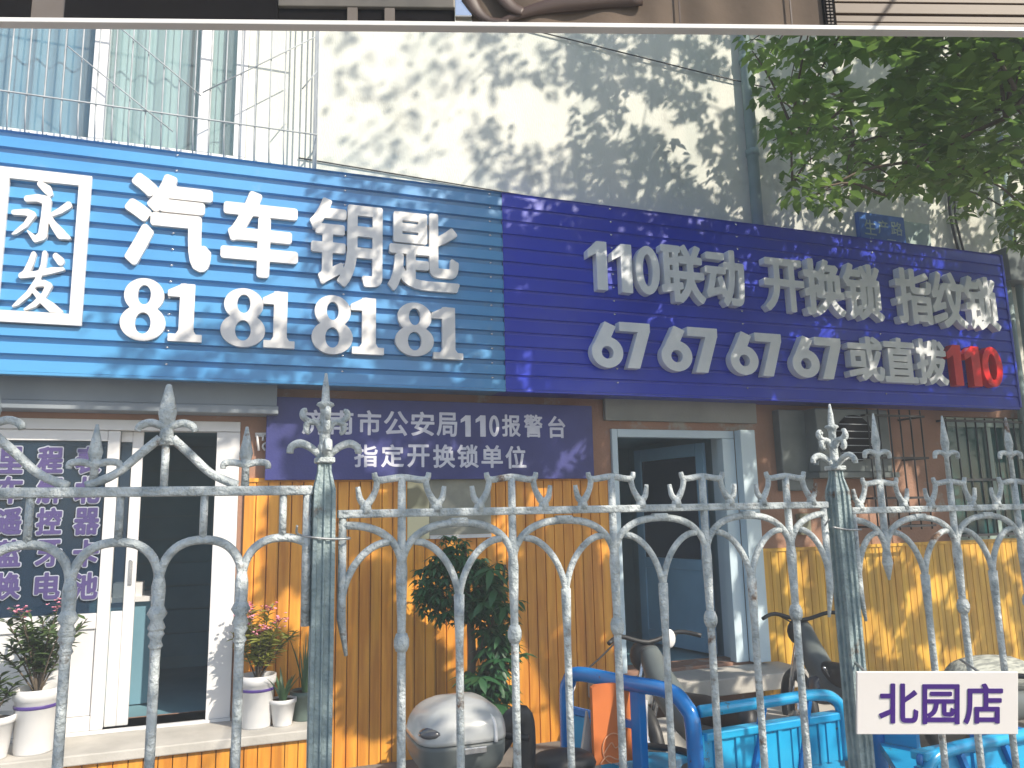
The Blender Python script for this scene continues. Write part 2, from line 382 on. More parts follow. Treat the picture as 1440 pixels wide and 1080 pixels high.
def glyph_xz(kind, X0, X1, Z0, Z1, y, depth, m, parent, name='character', r=0.0, res=84, label=None, grow=0.0):
    W, H = X1 - X0, Z1 - Z0; g = max(W, H) / res; rr = r * H; ex = grow * H
    pad = ex + 2.5 * g
    nx = int((W + 2 * pad) / g) + 2; ny = int((H + 2 * pad) / g) + 2
    xs = -pad + np.arange(nx) * g; ys = -pad + np.arange(ny) * g; X, Y = np.meshgrid(xs, ys)
    if isinstance(kind, tuple):
        Fd = SH[kind[1]](X / W, Y / H) * min(W, H) - ex
    else:
        E = glyph_edges(kind) * np.array([W - 2 * rr, H - 2 * rr]) + rr
        Fd = field_edges(E, X, Y) - rr - ex
    c = bpy.data.curves.new(name, 'CURVE'); c.dimensions = '2D'; c.fill_mode = 'BOTH'; c.extrude = depth / 2
    for L in contours(Fd, xs, ys):
        L = simplify(L, g * .16)
        if len(L) < 3: continue
        sp = c.splines.new('POLY'); sp.points.add(len(L) - 1); sp.use_cyclic_u = True
        for p, q in zip(sp.points, L): p.co = (q[0], q[1], 0, 1)
    o = bpy.data.objects.new(name, c); C.objects.link(o)
    dg = bpy.context.evaluated_depsgraph_get(); dg.update()
    me = bpy.data.meshes.new_from_object(o.evaluated_get(dg)); bpy.data.objects.remove(o); bpy.data.curves.remove(c)
    me.transform(Matrix(((1, 0, 0, X0), (0, 0, -1, y + depth / 2), (0, 1, 0, Z0), (0, 0, 0, 1))))
    me.materials.clear(); me.materials.append(m); me.name = name
    for p in me.polygons: p.use_smooth = False
    ob = bpy.data.objects.new(name, me); C.objects.link(ob)
    if parent: ob.parent = parent; ob.matrix_parent_inverse = Matrix.Translation(-parent.location)
    if label: ob['label'] = label
    return ob

# ================================================================ SETTING
g = MB(); g.add([(-60, -60, 0), (60, -60, 0), (60, 40, 0), (-60, 40, 0)], [(0, 1, 2, 3)])
o = g.build('ground', MT['asphalt']); o['kind'] = 'structure'

# ---------------------------------------------------------------- building
XL0, XL1 = -2.35, .06                      # left door opening
XR0, XR1 = 3.06, 4.30                      # right door opening
XW0, XW1 = 6.86, 8.75                      # barred window
ZS = .42
bld = thing('shop_building', 'pale street building with a blue sign band, two doorways and orange pine boarding', 'building', (3, 0, 0))
def wallgrid(mb, x0, x1, z0, z1, holes, rev=.28):
    xs = sorted({x0, x1, *[h[i] for h in holes for i in (0, 1)]}); zs = sorted({z0, z1, *[h[i] for h in holes for i in (2, 3)]})
    xs = [x for x in xs if x0 <= x <= x1]; zs = [z for z in zs if z0 <= z <= z1]
    for a, b in zip(xs[:-1], xs[1:]):
        for c, d in zip(zs[:-1], zs[1:]):
            mx, mz = (a + b) / 2, (c + d) / 2
            if any(h[0] < mx < h[1] and h[2] < mz < h[3] for h in holes): continue
            mb.add([(a, 0, c), (b, 0, c), (b, 0, d), (a, 0, d)], [(0, 1, 2, 3)])
    for h in holes:
        a, b, c, d = h[0], h[1], max(h[2], z0), min(h[3], z1)
        if d <= c: continue
        mb.add([(a, 0, c), (a, rev, c), (a, rev, d), (a, 0, d)], [(0, 1, 2, 3)])
        mb.add([(b, 0, c), (b, rev, c), (b, rev, d), (b, 0, d)], [(0, 1, 2, 3)])
        mb.add([(a, 0, c), (a, rev, c), (b, rev, c), (b, 0, c)], [(0, 1, 2, 3)])
        mb.add([(a, 0, d), (a, rev, d), (b, rev, d), (b, 0, d)], [(0, 1, 2, 3)])
UWX0, UWX1, UWZ0, UWZ1 = -3.2, .02, 4.42, 6.4
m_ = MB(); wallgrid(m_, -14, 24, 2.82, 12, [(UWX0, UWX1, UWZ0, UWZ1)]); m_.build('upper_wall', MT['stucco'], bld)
m_ = MB(); wallgrid(m_, -14, 24, 0, 2.82, [(XL0, XL1, ZS, 2.46), (XR0, XR1, ZS + .03, 2.46), (XW0, XW1, 1.37, 2.66)]); m_.build('lower_wall', MT['plaster'], bld)
# rooms behind the doors
def room(x0, x1, z0, z1, depth, name):
    m = MB(); y0 = .28
    m.add([(x0, y0, z0), (x1, y0, z0), (x1, y0, z1), (x0, y0, z1), (x0, depth, z0), (x1, depth, z0), (x1, depth, z1), (x0, depth, z1)],
          [(0, 1, 5, 4), (1, 2, 6, 5), (2, 3, 7, 6), (3, 0, 4, 7), (4, 5, 6, 7)])
    return m.build(name, MT['dark2'], bld)
room(XL0 - .01, XL1 + .01, ZS - .01, 2.47, 2.2, 'shop_interior')
room(XR0 - .01, XR1 + .01, ZS + .02, 2.47, 2.0, 'hall_interior')
room(XW0 - .01, XW1 + .01, 1.36, 2.67, 1.2, 'room_interior')
room(UWX0 - .01, UWX1 + .01, UWZ0 - .01, UWZ1 + .01, 1.0, 'upper_interior')
m_ = MB(); zz = ZS + .1
for k in range(9): m_.box(XL0, XL1, 2.165, 2.185, zz, zz + .20); zz += .215
m_.build('interior_boarding', MT['dark'], bld)
# desk inside the left doorway
m_ = MB(); m_.box(-.95, -.50, .7, 1.2, ZS, 1.16); m_.build('counter', MT['dark'], bld)
m_ = MB(); m_.box(-.85, -.50, .66, 1.22, 1.163, 1.20); m_.box(-.8, -.6, .7, .9, 1.20, 1.30); m_.build('counter_top', MT['frame'], bld)

# wood cladding boards
def cladding(x0, x1, z0, zt, m, name, pw=.083):
    mb = MB(); x = x0
    while x < x1 - .01:
        b = min(x + pw - .003, x1)
        dj = random.uniform(-.0015, .0015); mb.add([(x, -.012, z0), (x + .003, -.024 + dj, z0), (b - .003, -.024 + dj, z0), (b, -.012, z0), (x, -.012, zt), (x + .003, -.024 + dj, zt), (b - .003, -.024 + dj, zt), (b, -.012, zt)],
               [(0, 1, 5, 4), (1, 2, 6, 5), (2, 3, 7, 6), (4, 5, 6, 7), (0, 3, 2, 1)]); x += pw
    return mb.build(name, m, bld)
cladding(.10, 3.02, .0, 2.02, MT['wood'], 'wood_cladding')
cladding(4.36, 14.0, .0, 1.37, MT['wood2'], 'wood_cladding')
m_ = MB(); m_.box(.10, 3.02, -.035, .0, 2.022, 2.05); m_.build('cladding_rail', MT['wood'], bld)
m_ = MB(); m_.box(4.36, 14, -.035, .0, 1.372, 1.40); m_.build('cladding_rail', MT['wood2'], bld)
# step and ledge under the left door
m_ = MB(); m_.box(-4.5, .62, -.50, -.026, .34, .40); m_.build('door_ledge', MT['concrete'], bld, .008)
mb = MB(); x = -4.5
while x < .55: mb.box(x, x + .077, -.47, -.44, 0, .34); x += .083
mb.build('ledge_boarding', MT['wood'], bld)
m_ = MB(); m_.box(XL0, XL1, -.03, .25, ZS - .02, ZS + .0); m_.build('threshold', MT['frame'], bld)
m_ = MB(); m_.box(2.75, 4.6, -.45, -.026, .30, .43); m_.box(2.65, 4.9, -.85, -.45, 0, .20); m_.build('door_step', MT['concrete'], bld, .01)
# shutter box over left door, plaster lintel
m_ = MB(); m_.box(-4.2, .30, -.16, -.002, 2.56, 2.80); m_.box(-4.2, .31, -.19, -.002, 2.50, 2.557); m_.build('shutter_box', MT['grey'], bld, .006)
m_ = MB(); m_.box(3.0, 4.55, -.05, -.002, 2.53, 2.80); m_.build('door_lintel', MT['greyplaster'], bld, .006)

# ---------------------------------------------------------------- left door: fixed glazed leaf, open sliding leaf
d = bpy.data.objects.new('glazed_door', None); C.objects.link(d); d.parent = bld; d.matrix_parent_inverse = Matrix.Translation(-bld.location)
def frame_boxes(bx, name, m, parent=d, bev=.004):
    mb = MB()
    for b in bx: mb.box(*b)
    return mb.build(name, m, parent, bev)
def X_(px, py, y): return at(px, py, y).x
yf = .02
xa = X_(150, 800, yf); xb = X_(183, 800, yf); xo = X_(297, 800, yf)
frame_boxes([(XL0 + .002, XL1 - .002, -.02, .09, 2.385, 2.458), (XL1 - .16, XL1 - .002, -.02, .09, ZS, 2.382), (XL0 + .002, XL0 + .07, -.02, .09, ZS, 2.382)], 'frame', MT['frame'])
frame_boxes([(XL1 - .155, XL1 - .12, .092, .27, ZS, 2.38)], 'jamb', MT['frame'])
# leaf 1 (fixed)
frame_boxes([(xa - .04, xa + .035, .0, .05, ZS, 2.383), (XL0 + .072, xa - .042, .0, .05, 2.31, 2.383), (XL0 + .072, xa - .042, .0, .05, ZS, ZS + .09),
             (XL0 + .072, xa - .042, .0, .05, 1.06, 1.16), (-1.62, -1.55, .0, .05, ZS + .092, 2.308)], 'leaf_frame', MT['frame'])
frame_boxes([(XL0 + .072, xa - .042, .015, .035, ZS + .092, 1.058)], 'lower_panel', MT['frame'])
frame_boxes([(XL0 + .072, xa - .042, .02, .028, 1.162, 2.308)], 'pane', MT['glass'], d, 0)
# leaf 2 (slid open behind)
frame_boxes([(xb - .035, xb + .035, .055, .09, ZS, 2.383), (xa + .036, xb - .036, .055, .09, ZS, 1.16), (xa + .036, xb - .036, .055, .09, 2.31, 2.383)], 'sliding_leaf', MT['frame'])
frame_boxes([(xa + .036, xb - .036, .07, .078, 1.162, 2.308)], 'sliding_pane', MT['glass'], d, 0)
frame_boxes([(xb - .012, xb + .012, .045, .0545, 1.33, 1.50)], 'handle', MT['chrome'])
# window lettering: dark characters with a white rim
rows = [('里程表', 655, [(0, 52), (108, 140)], 36), ]
def wl(ch, cx, cy, w=36, h=38):
    y = -.002
    glyph(ch, (cx - w / 2, cy - h / 2, cx + w / 2, cy + h / 2), y + .006, .004, MT['rim'], d, 'lettering_rim', r=.03, res=64, grow=.042)
    glyph(ch, (cx - w / 2, cy - h / 2, cx + w / 2, cy + h / 2), y + .001, .004, MT['winletter'], d, 'lettering', r=.035, res=64)
for row, cy, dy in (('里程表', 648, 1), ('车解北', 690, 1), ('遥控器', 733, 0), ('蓝牙卡', 777, -1), ('换电池', 822, -2)):
    for ch, cx in zip(row, (15, 71, 124)):
        wl(ch, cx - (cy - 648) * .025, cy + (cx - 71) * .0 - dy)

# ---------------------------------------------------------------- right door: white frame, blue leaf standing open inward
d2 = bpy.data.objects.new('blue_door', None); C.objects.link(d2); d2.parent = bld; d2.matrix_parent_inverse = Matrix.Translation(-bld.location)
frame_boxes([(XR0 + .002, XR0 + .055, -.03, .06, ZS + .03, 2.458), (XR0 + .057, XR1 - .002, -.03, .06, 2.39, 2.458), (XR1 - .13, XR1 - .002, -.03, .06, ZS + .03, 2.388), (XR1 - .045, XR1 - .012, .062, .275, ZS + .03, 2.45)], 'frame', MT['frameblue'], d2)
# leaf hinged at the right jamb, swung inwards
def leafbox(t0, t1, n0, n1, z0, z1):      # t along the leaf from the hinge, n its thickness
    h = Vector((XR1 - .10, .29, 0)); a = R(102); u = Vector((math.cos(a), math.sin(a), 0)); v = Vector((-u.y, u.x, 0))
    P = [h + u * t + v * n + Vector((0, 0, z)) for t in (t0, t1) for n in (n0, n1) for z in (z0, z1)]
    return P, [(0, 1, 3, 2), (4, 6, 7, 5), (0, 4, 5, 1), (2, 3, 7, 6), (0, 2, 6, 4), (1, 5, 7, 3)]
mb = MB()
for bx in ((0, .10, 0, .04, .47, 2.38), (.88, .98, 0, .04, .47, 2.38), (.102, .878, 0, .04, 2.26, 2.38), (.102, .878, 0, .04, .47, .60), (.102, .878, 0, .04, 1.2, 1.3)): mb.add(*leafbox(*bx))
mb.build('leaf_frame', MT['leafblue'], d2, .004)
mb = MB(); mb.add(*leafbox(.102, .878, .012, .028, .602, 1.198)); mb.build('leaf_panel', MT['leafblue'], d2)
mb = MB(); mb.add(*leafbox(.102, .878, .016, .024, 1.302, 2.258)); mb.build('pane', MT['glass'], d2)
m_ = MB(); m_.box(XR1 + .004, XR1 + .16, -.12, -.026, ZS + .03, 2.46); m_.build('door_jamb', MT['frameblue'], bld, .004)

# ---------------------------------------------------------------- barred window right
wn = bpy.data.objects.new('barred_window', None); C.objects.link(wn); wn.parent = bld; wn.matrix_parent_inverse = Matrix.Translation(-bld.location)
xm = X_(1392, 650, .08)
frame_boxes([(XW0 + .002, XW1 - .002, .06, .12, 2.56, 2.658), (XW0 + .002, XW1 - .002, .06, .12, 1.372, 1.45), (XW0 + .002, XW0 + .08, .06, .12, 1.452, 2.558), (xm - .04, xm + .04, .06, .12, 1.452, 2.558), (XW1 - .08, XW1 - .002, .06, .12, 1.452, 2.558)], 'frame', MT['paleplate'], wn)
frame_boxes([(XW0 + .08, xm - .04, .085, .093, 1.452, 2.558), (xm + .04, XW1 - .08, .085, .093, 1.452, 2.558)], 'pane', MT['tealglass'], wn, 0)
mb = MB(); x = XW0 - .05
while x < XW1 + .05: mb.tube([(x, -.09, 1.42), (x, -.09, 2.63)], .008, 6); x += .135
for z in (1.45, 2.0, 2.6): mb.box(XW0 - .08, XW1 + .08, -.098, -.082, z - .012, z + .012)
for x in (XW0 - .07, XW1 + .07):
    for z in (1.45, 2.6): mb.box(x - .01, x + .01, -.082, -.002, z - .01, z + .01)
mb.build('security_bars', MT['black'], wn)

# ---------------------------------------------------------------- upper window with curtains and cage
uw = bpy.data.objects.new('curtained_window', None); C.objects.link(uw); uw.parent = bld; uw.matrix_parent_inverse = Matrix.Translation(-bld.location)
yq = .04
xs_ = [X_(141, 120, yq), X_(289, 120, yq)]
frame_boxes([(xs_[0] - .05, xs_[0] + .05, .0, .08, UWZ0 + .1, UWZ1 - .1), (xs_[1] - .045, xs_[1] + .045, .0, .08, UWZ0 + .1, UWZ1 - .1), (UWX1 - .09, UWX1 - .002, .0, .08, UWZ0 + .1, UWZ1 - .1),
             (UWX0, UWX1 - .002, .0, .08, UWZ0 + .002, UWZ0 + .098), (UWX0, UWX1 - .002, .0, .08, UWZ1 - .098, UWZ1 - .002)], 'frame', MT['frame'], uw)
frame_boxes([(UWX0 + .01, xs_[0] - .052, .045, .05, UWZ0 + .1, UWZ1 - .1), (xs_[0] + .052, xs_[1] - .047, .045, .05, UWZ0 + .1, UWZ1 - .1), (xs_[1] + .047, UWX1 - .092, .045, .05, UWZ0 + .1, UWZ1 - .1)], 'pane', glassmat('clear window glass', (.45, .50, .52), .04, .16), uw, 0)
def curtain(x0, x1, m, amp=.02, wl_=.16, y=.16):
    rows = []
    n = int((x1 - x0) / .012)
    for z in (UWZ0 + .02, UWZ1 - .02):
        rows.append([(x0 + (x1 - x0) * k / n, y + amp * math.sin(k * .012 / wl_ * 6.28 + .7 * math.sin(k * .05)), z) for k in range(n + 1)])
    mb = MB(); mb.sheet(rows); return mb.build('curtain', m, uw)
curtain(UWX0 + .02, xs_[0] - .02, MT['curtainblue'], label if False else .02)
curtain(xs_[0], xs_[1] - .12, MT['curtaincream'])
curtain(xs_[1] - .10, UWX1 - .02, MT['curtaincream'], .03, .22)
# stuff on the ledge: small pale bundles
cage = thing('window_cage', 'thin grey wire security cage bulging out over the upstairs curtained window', 'window bars', (-1, -.3, 4.6))
yc = -.30
zr = at(0, 128, yc).z
mb = MB(); x = -3.6; xe = X_(447, 120, yc)
while x < xe - .16:
    mb.tube([(x, yc, 6.3), (x, yc, zr - .10), (x + .02, yc + .05, zr - .24), (x + .03, yc + .12, zr - .30)], .0055, 5, 3); x += .105
mb.build('bar', MT['cage'], cage)['kind'] = 'stuff'
mb = MB(); mb.tube([(-3.7, yc - .008, zr), (xe, yc - .008, zr)], .007, 6); mb.tube([(xe, yc, zr), (xe, -.002, zr)], .007, 6)
mb.tube([(-3.7, yc - .008, zr + .95), (xe, yc - .008, zr + .95)], .007, 6); mb.build('rail', MT['cage'], cage)
mb = MB()
for k, yy in enumerate((-.30, -.24, -.16, -.09, -.03)):
    mb.tube([(xe, yy, 6.3), (xe, yy, zr - .10), (xe, min(yy + .05, -.005), zr - .28)], .006, 5)
mb.build('side_bar', MT['cage'], cage)
mb = MB()
for a, b in (((170, 40), (283, 135)), ((95, 65), (243, 185)), ((285, 130), (443, 52)), ((425, 125), (446, 100))):
    mb.tube([at(*a, yc - .02), at(*b, yc - .02)], .005, 5)
mb.build('brace', MT['cage'], cage)

# ---------------------------------------------------------------- drainpipe, cables, plaques on upper wall
dp = thing('drainpipe', 'grey green drainpipe running down the pale upper wall behind the leaves', 'pipe', (at(1056, 200, -.06).x, -.06, 4))
mb = MB(); xd = dp.location.x; mb.tube([(xd, -.07, 2.9), (xd, -.07, 12)], .055, 12); mb.build('pipe', MT['drain'], dp)
for z in (5.2, 6.2, 7.4):
    mb = MB(); mb.lathe((xd, -.07, z), [(.056, -.03), (.066, -.03), (.066, .03), (.056, .03)], 12); mb.box(xd - .02, xd + .02, -.02, 0, z - .02, z + .02); mb.build('bracket', MT['drain'], dp)
mb = MB(); P = [at(740, 40, -.02), at(900, 80, -.03), at(1030, 112, -.03), at(1200, 150, -.02)]; mb.tube(P, .007, 5, 4)
tag(mb.build('wall_cable', MT['black']), 'thin dark cable sagging across the pale wall above the sign', 'cable')
mb = MB(); P = [at(420, 222, -.012), at(600, 252, -.012), at(830, 290, -.012), at(1000, 316, -.012)]; mb.tube(P, .006, 5, 3)
tag(mb.build('wall_cable', MT['black']), 'thin dark wire running along the wall just over the blue slats', 'cable')
mb = MB(); P = [at(1334, 270, -.03), at(1336, 300, -.03), at(1342, 330, -.03), at(1350, 360, -.03)]; mb.tube(P, .015, 6, 4)
P = [at(1341, 240, -.03), at(1343, 300, -.03), at(1349, 330, -.03), at(1357, 360, -.03)]; mb.tube(P, .012, 6, 4)
tag(mb.build('wall_cable', MT['black']), 'pair of dark cables dropping behind the right end of the sign', 'cable')

# ---------------------------------------------------------------- MAIN SIGN
YS = -.35
sg = thing('shop_sign', 'long blue slatted shop sign with raised white characters and phone numbers', 'sign', (3, YS, 2.7))
Z0, Z1 = 2.715, 4.335
XS0, XS1 = -2.6, 7.53; XSM = at(708, 400, YS).x
def slats(x0, x1, m, name, gp=.042, gd=.030, n=14):
    mb = MB(); h = (Z1 - Z0) / n
    prof = []
    for k in range(n):
        z = Z0 + k * h
        prof += [(YS - .006, z), (YS, z + h - gp), (YS + gd, z + h - gp + .004), (YS + gd * .8, z + h - .006)]
    prof.append((YS - .004, Z1))
    rows = [[(x, y, z) for x in (x0, x1)] for y, z in prof]
    mb.sheet(rows, False)
    mb.add([(x0, YS, Z0), (x1, YS, Z0), (x1, 0, Z0), (x0, 0, Z0)], [(0, 1, 2, 3)])
    mb.add([(x0, YS, Z1), (x1, YS, Z1), (x1, 0, Z1), (x0, 0, Z1)], [(0, 1, 2, 3)])
    for x in (x0, x1): mb.add([(x, YS + .018, Z0), (x, 0, Z0), (x, 0, Z1), (x, YS + .018, Z1)], [(0, 1, 2, 3)])
    return mb.build(name, m, sg)
slats(XS0, XSM - .001, MT['blue'], 'slat_panel')
slats(XSM + .001, XS1, MT['navy'], 'slat_panel', .022, .010)
m_ = MB(); m_.box(XS0, XSM - .001, YS - .012, YS + .03, Z0 - .022, Z0 - .002); m_.build('bottom_trim', MT['blue'], sg, .004)
m_ = MB(); m_.box(XSM + .001, XS1, YS - .012, YS + .03, Z0 - .022, Z0 - .002); m_.box(XS1 + .001, XS1 + .03, YS - .012, -.002, Z0, Z1); m_.build('bottom_trim', MT['navy'], sg, .004)
mb = MB(); h = (Z1 - Z0) / 14
for px in (240, 483, 690, 862, 1040, 1230):
    x = at(px, 400, YS).x
    for k in range(14): mb.ball((x, YS - .006, Z0 + k * h + h - .03), .011, .008, .008, 8)
mb.build('rivet', MT['chrome'], sg)['kind'] = 'stuff'
# boxed brand at the left
yl = -.385
def rect(box): return at(box[0], box[1], yl), at(box[2], box[3], yl)
fx0 = X_(-14, 340, yl); fx1 = X_(122, 350, yl); fz1 = at(60, 240, yl).z; fz0 = at(60, 455, yl).z; tk = .075
mb = MB(); y0_, y1_ = yl, YS - .005
mb.box(fx0, fx1, y0_, y1_, fz1 - tk, fz1); mb.box(fx0, fx1, y0_, y1_, fz0, fz0 + tk); mb.box(fx0, fx0 + tk, y0_, y1_, fz0 + tk, fz1 - tk); mb.box(fx1 - tk, fx1, y0_, y1_, fz0 + tk, fz1 - tk)
mb.build('character_frame', MT['white'], sg)
glyph(('f', 'Y'), (17, 257, 101, 344), yl, .04, MT['white'], sg)
glyph(('f', 'A'), (18, 354, 93, 438), yl, .04, MT['white'], sg)
for ch, bx in zip('汽车钥匙', ((174, 245, 299, 379), (311, 270, 420, 390), (435, 281, 538, 403), (546, 299, 646, 411))):
    glyph(ch, bx, yl, .045, MT['white'], sg, r=.024 if ch in '匙钥' else .034, res=120)
for k, bx in enumerate(((172, 393, 231, 477), (236, 400, 284, 478), (313, 407, 371, 486), (370, 411, 414, 487), (441, 417, 494, 496), (494, 420, 539, 496), (558, 427, 608, 499), (608, 433, 650, 503))):
    glyph(('f', '81'[k % 2]), bx, yl, .045, MT['white'], sg, grow=.016)
yr = -.43; dr = .075
for k, bx in zip('llO', ((827, 339, 854, 407), (861, 343, 889, 411), (894, 346, 928, 414))): glyph(('f', k), bx, yr, dr, MT['silver'], sg)
for ch, bx in zip('联动开换锁指纹锁', ((930, 344, 991, 426), (992, 351, 1047, 430), (1075, 364, 1131, 438), (1131, 365, 1187, 444), (1187, 371, 1241, 450),
                               (1260, 378, 1311, 455), (1311, 383, 1358, 461), (1357, 389, 1404, 464))):
    glyph(ch, bx, yr, dr, MT['silver'], sg, r=.028, res=100)
for k, bx in enumerate(((832, 452, 876, 517), (872, 454, 915, 518), (930, 458, 973, 522), (968, 461, 1010, 524), (1027, 466, 1066, 527), (1063, 469, 1100, 529), (1114, 472, 1152, 531), (1147, 475, 1184, 533))):
    glyph(('f', '67'[k % 2]), bx, yr, dr, MT['silver'], sg)
for ch, bx in zip('或直拨', ((1193, 473, 1243, 535), (1243, 475, 1289, 538), (1289, 477, 1332, 541))): glyph(ch, bx, yr, dr, MT['silver'], sg, r=.03, res=100)
for k, bx in zip('llO', ((1333, 485, 1353, 542), (1358, 487, 1379, 543), (1382, 488, 1410, 544))): glyph(('f', k), bx, yr, dr, MT['red'], sg, 'character', label='red numeral at the right end of the sign')

# ---------------------------------------------------------------- small indigo plate sign under the big one
YP = -.10
ps = thing('plate_sign', 'dark indigo plate with two lines of pale characters under the blue slatted sign', 'sign', (1.5, YP, 2.0))
px0 = X_(374, 620, YP); px1 = X_(834, 620, YP); pz0 = at(600, 674, YP).z; pz1 = 2.64
m_ = MB(); m_.box(px0, px1, YP, YP + .03, pz0, pz1); m_.build('plate', MT['plate'], ps, .003)
m_ = MB()
for x in (px0 + .15, px1 - .15):
    m_.box(x - .02, x + .02, YP + .032, -.03, pz1 - .12, pz1 - .08); m_.box(x - .02, x + .02, YP + .032, -.03, pz0 + .1, pz0 + .14)
m_.build('bracket', MT['black'], ps)
def line(txt, boxes, m=MT['paintletter']):
    for ch, bx in zip(txt, boxes):
        if ch in 'lO': glyph(('f', ch), bx, YP - .003, .003, m, ps, res=60)
        else: glyph(ch, bx, YP - .003, .003, m, ps, r=.022, res=70)
line('济南市公安局llO报警台', ((424, 576, 457, 611), (463, 577, 497, 611), (503, 577, 536, 612), (540, 578, 574, 613), (578, 579, 611, 613), (614, 580, 643, 614),
     (648, 584, 662, 614), (669, 584, 683, 614), (688, 584, 702, 614), (706, 583, 732, 614), (737, 583, 763, 615), (771, 585, 795, 616)))
line('指定开换锁单位', ((498, 625, 531, 657), (536, 625, 568, 657), (573, 625, 604, 657), (609, 625, 640, 658), (643, 625, 673, 658), (677, 626, 707, 658), (711, 627, 740, 659)))
# white wall hook left of the plate
hk = MB(); yh = -.03
def sp(a, b): return at(a, b, yh)
hk.tube([sp(361, 611), sp(364, 634)], .009, 6); hk.tube([sp(370, 620), sp(371, 612), sp(378, 610), sp(382, 616), sp(376, 622), sp(370, 626), sp(372, 632), sp(381, 633), sp(387, 632)], .009, 6, 3)
hk.bar(sp(359, 611) + Vector((0, .027, 0)), sp(384, 611) + Vector((0, .027, 0)), .02, .03)
tag(hk.build('wall_hook', MT['white']), 'small white wire hook on the brown wall left of the indigo plate', 'hook')

# ---------------------------------------------------------------- road plate above sign
yp = -.05
rp = thing('address_plate', 'small blue street name plate and pale blank plate above the long sign', 'sign', (5.5, yp, 4.4))
ax0, ax1, ax2 = X_(1209, 325, yp), X_(1273, 325, yp), X_(1309, 328, yp); az1, az0 = at(1240, 302, yp).z, 4.36
m_ = MB(); m_.box(ax0, ax1 - .002, yp, yp + .05, az0, az1); m_.build('plate', MT['roadblue'], rp, .003)
m_ = MB(); m_.box(ax1 + .002, ax2, yp + .01, yp + .05, az0, az1 - .03); m_.build('blank_plate', MT['paleplate'], rp, .003)
for ch, bx in zip('生产路', ((1216, 309, 1232, 330), (1235, 310, 1249, 329), (1253, 312, 1269, 331))): glyph(ch, bx, yp - .003, .003, MT['paleplate'], rp, r=.01, res=50)
for ch, bx in zip('八二', ((1221, 334, 1232, 342), (1247, 337, 1262, 345))): glyph(ch, bx, yp - .003, .003, MT['paleplate'], rp, r=.01, res=40)

# ---------------------------------------------------------------- air conditioner in a cage, right of the blue door
ac = thing('air_conditioner', 'dark grey outdoor air conditioner behind black bars between blue door and barred window', 'air conditioner', (5.6, -.2, 2.0))
a0, a1 = X_(1150, 620, -.25), X_(1252, 620, -.25); z0a, z1a = at(1200, 664, -.25).z, 2.66
m_ = MB(); m_.box(a0, a1, -.25, -.004, z0a, z1a); m_.build('casing', MT['acgrey'], ac, .012)
m_ = MB(); cx = a0 + (a1 - a0) * .5; cz = (z0a + z1a) / 2 + .02
P = [(cx + .22 * math.cos(t * .2618), -.252, cz + .22 * math.sin(t * .2618)) for t in range(24)]
m_.prism(P, (0, -.006, 0)); m_.build('fan_grille', MT['blackish'], ac)
m_ = MB()
for k in range(7):
    z = cz - .2 + k * .066; wv = math.sqrt(max(.01, .22 ** 2 - (z - cz) ** 2)); m_.tube([(cx - wv, -.262, z), (cx + wv, -.262, z)], .004, 5)
m_.build('grille_wires', MT['cage'], ac)
m_ = MB(); m_.box(a0 - .04, a1 + .04, -.28, -.004, z0a - .05, z0a - .003); m_.build('shelf_bracket', MT['acgrey'], ac)
cg = thing('black_grille', 'black iron bar grille fixed over brown plaster beside the dark air conditioner', 'grille', (6, -.15, 2))
mb = MB(); x = X_(1226, 650, -.3); xg1 = X_(1306, 650, -.3)
while x < xg1: mb.tube([(x, -.3, at(1270, 745, -.3).z), (x, -.3, 2.66)], .008, 5); x += .13
mb.build('bars', MT['black'], cg)
mb = MB(); xg0 = X_(1222, 650, -.3)
for z in (at(1270, 740, -.3).z, at(1270, 700, -.3).z, at(1270, 644, -.3).z, 2.6):
    mb.box(xg0, xg1, -.31, -.294, z - .01, z + .01)
    for x in (xg0 + .01, xg1 - .01): mb.box(x - .01, x + .01, -.294, -.002, z - .009, z + .009)
mb.build('cross_rails', MT['black'], cg)
# dark meter cabinet left of AC
m_ = MB(); b0, b1 = X_(1098, 620, -.1), X_(1140, 620, -.1); m_.box(b0, b1, -.10, -.002, at(1120, 690, -.1).z, 2.66)
tag(m_.build('meter_cabinet', MT['acgrey'], None, .01), 'tall narrow dark cabinet on the brown wall right of the blue door', 'cabinet')
m_ = MB(); q0, q1 = X_(1126, 740, -.06), X_(1141, 740, -.06); m_.box(q0, q1, -.06, -.002, at(1133, 752, -.06).z, at(1133, 722, -.06).z)
tag(m_.build('wall_box', MT['marble'], None, .006), 'little yellowish box on brown plaster seen between fence bars right of the blue door', 'box')

# boxes and pipes right beyond the sign
m_ = MB(); k0 = X_(1420, 400, -.2)
m_.box(k0, k0 + .55, -.22, -.002, at(1430, 395, -.2).z, at(1430, 350, -.2).z)
tag(m_.build('cable_box', MT['acgrey'], None, .01), 'dark cable box on the wall past the right end of the long sign', 'box')
m_ = MB(); m_.tube([(k0 + .1, -.08, 2.2), (k0 + .1, -.08, 4.2)], .05, 10); m_.tube([(k0 + .3, -.08, 1.4), (k0 + .3, -.08, 6)], .04, 10)
tag(m_.build('wall_pipe', MT['drain']), 'pair of dull pipes on the wall past the right end of the sign', 'pipe')

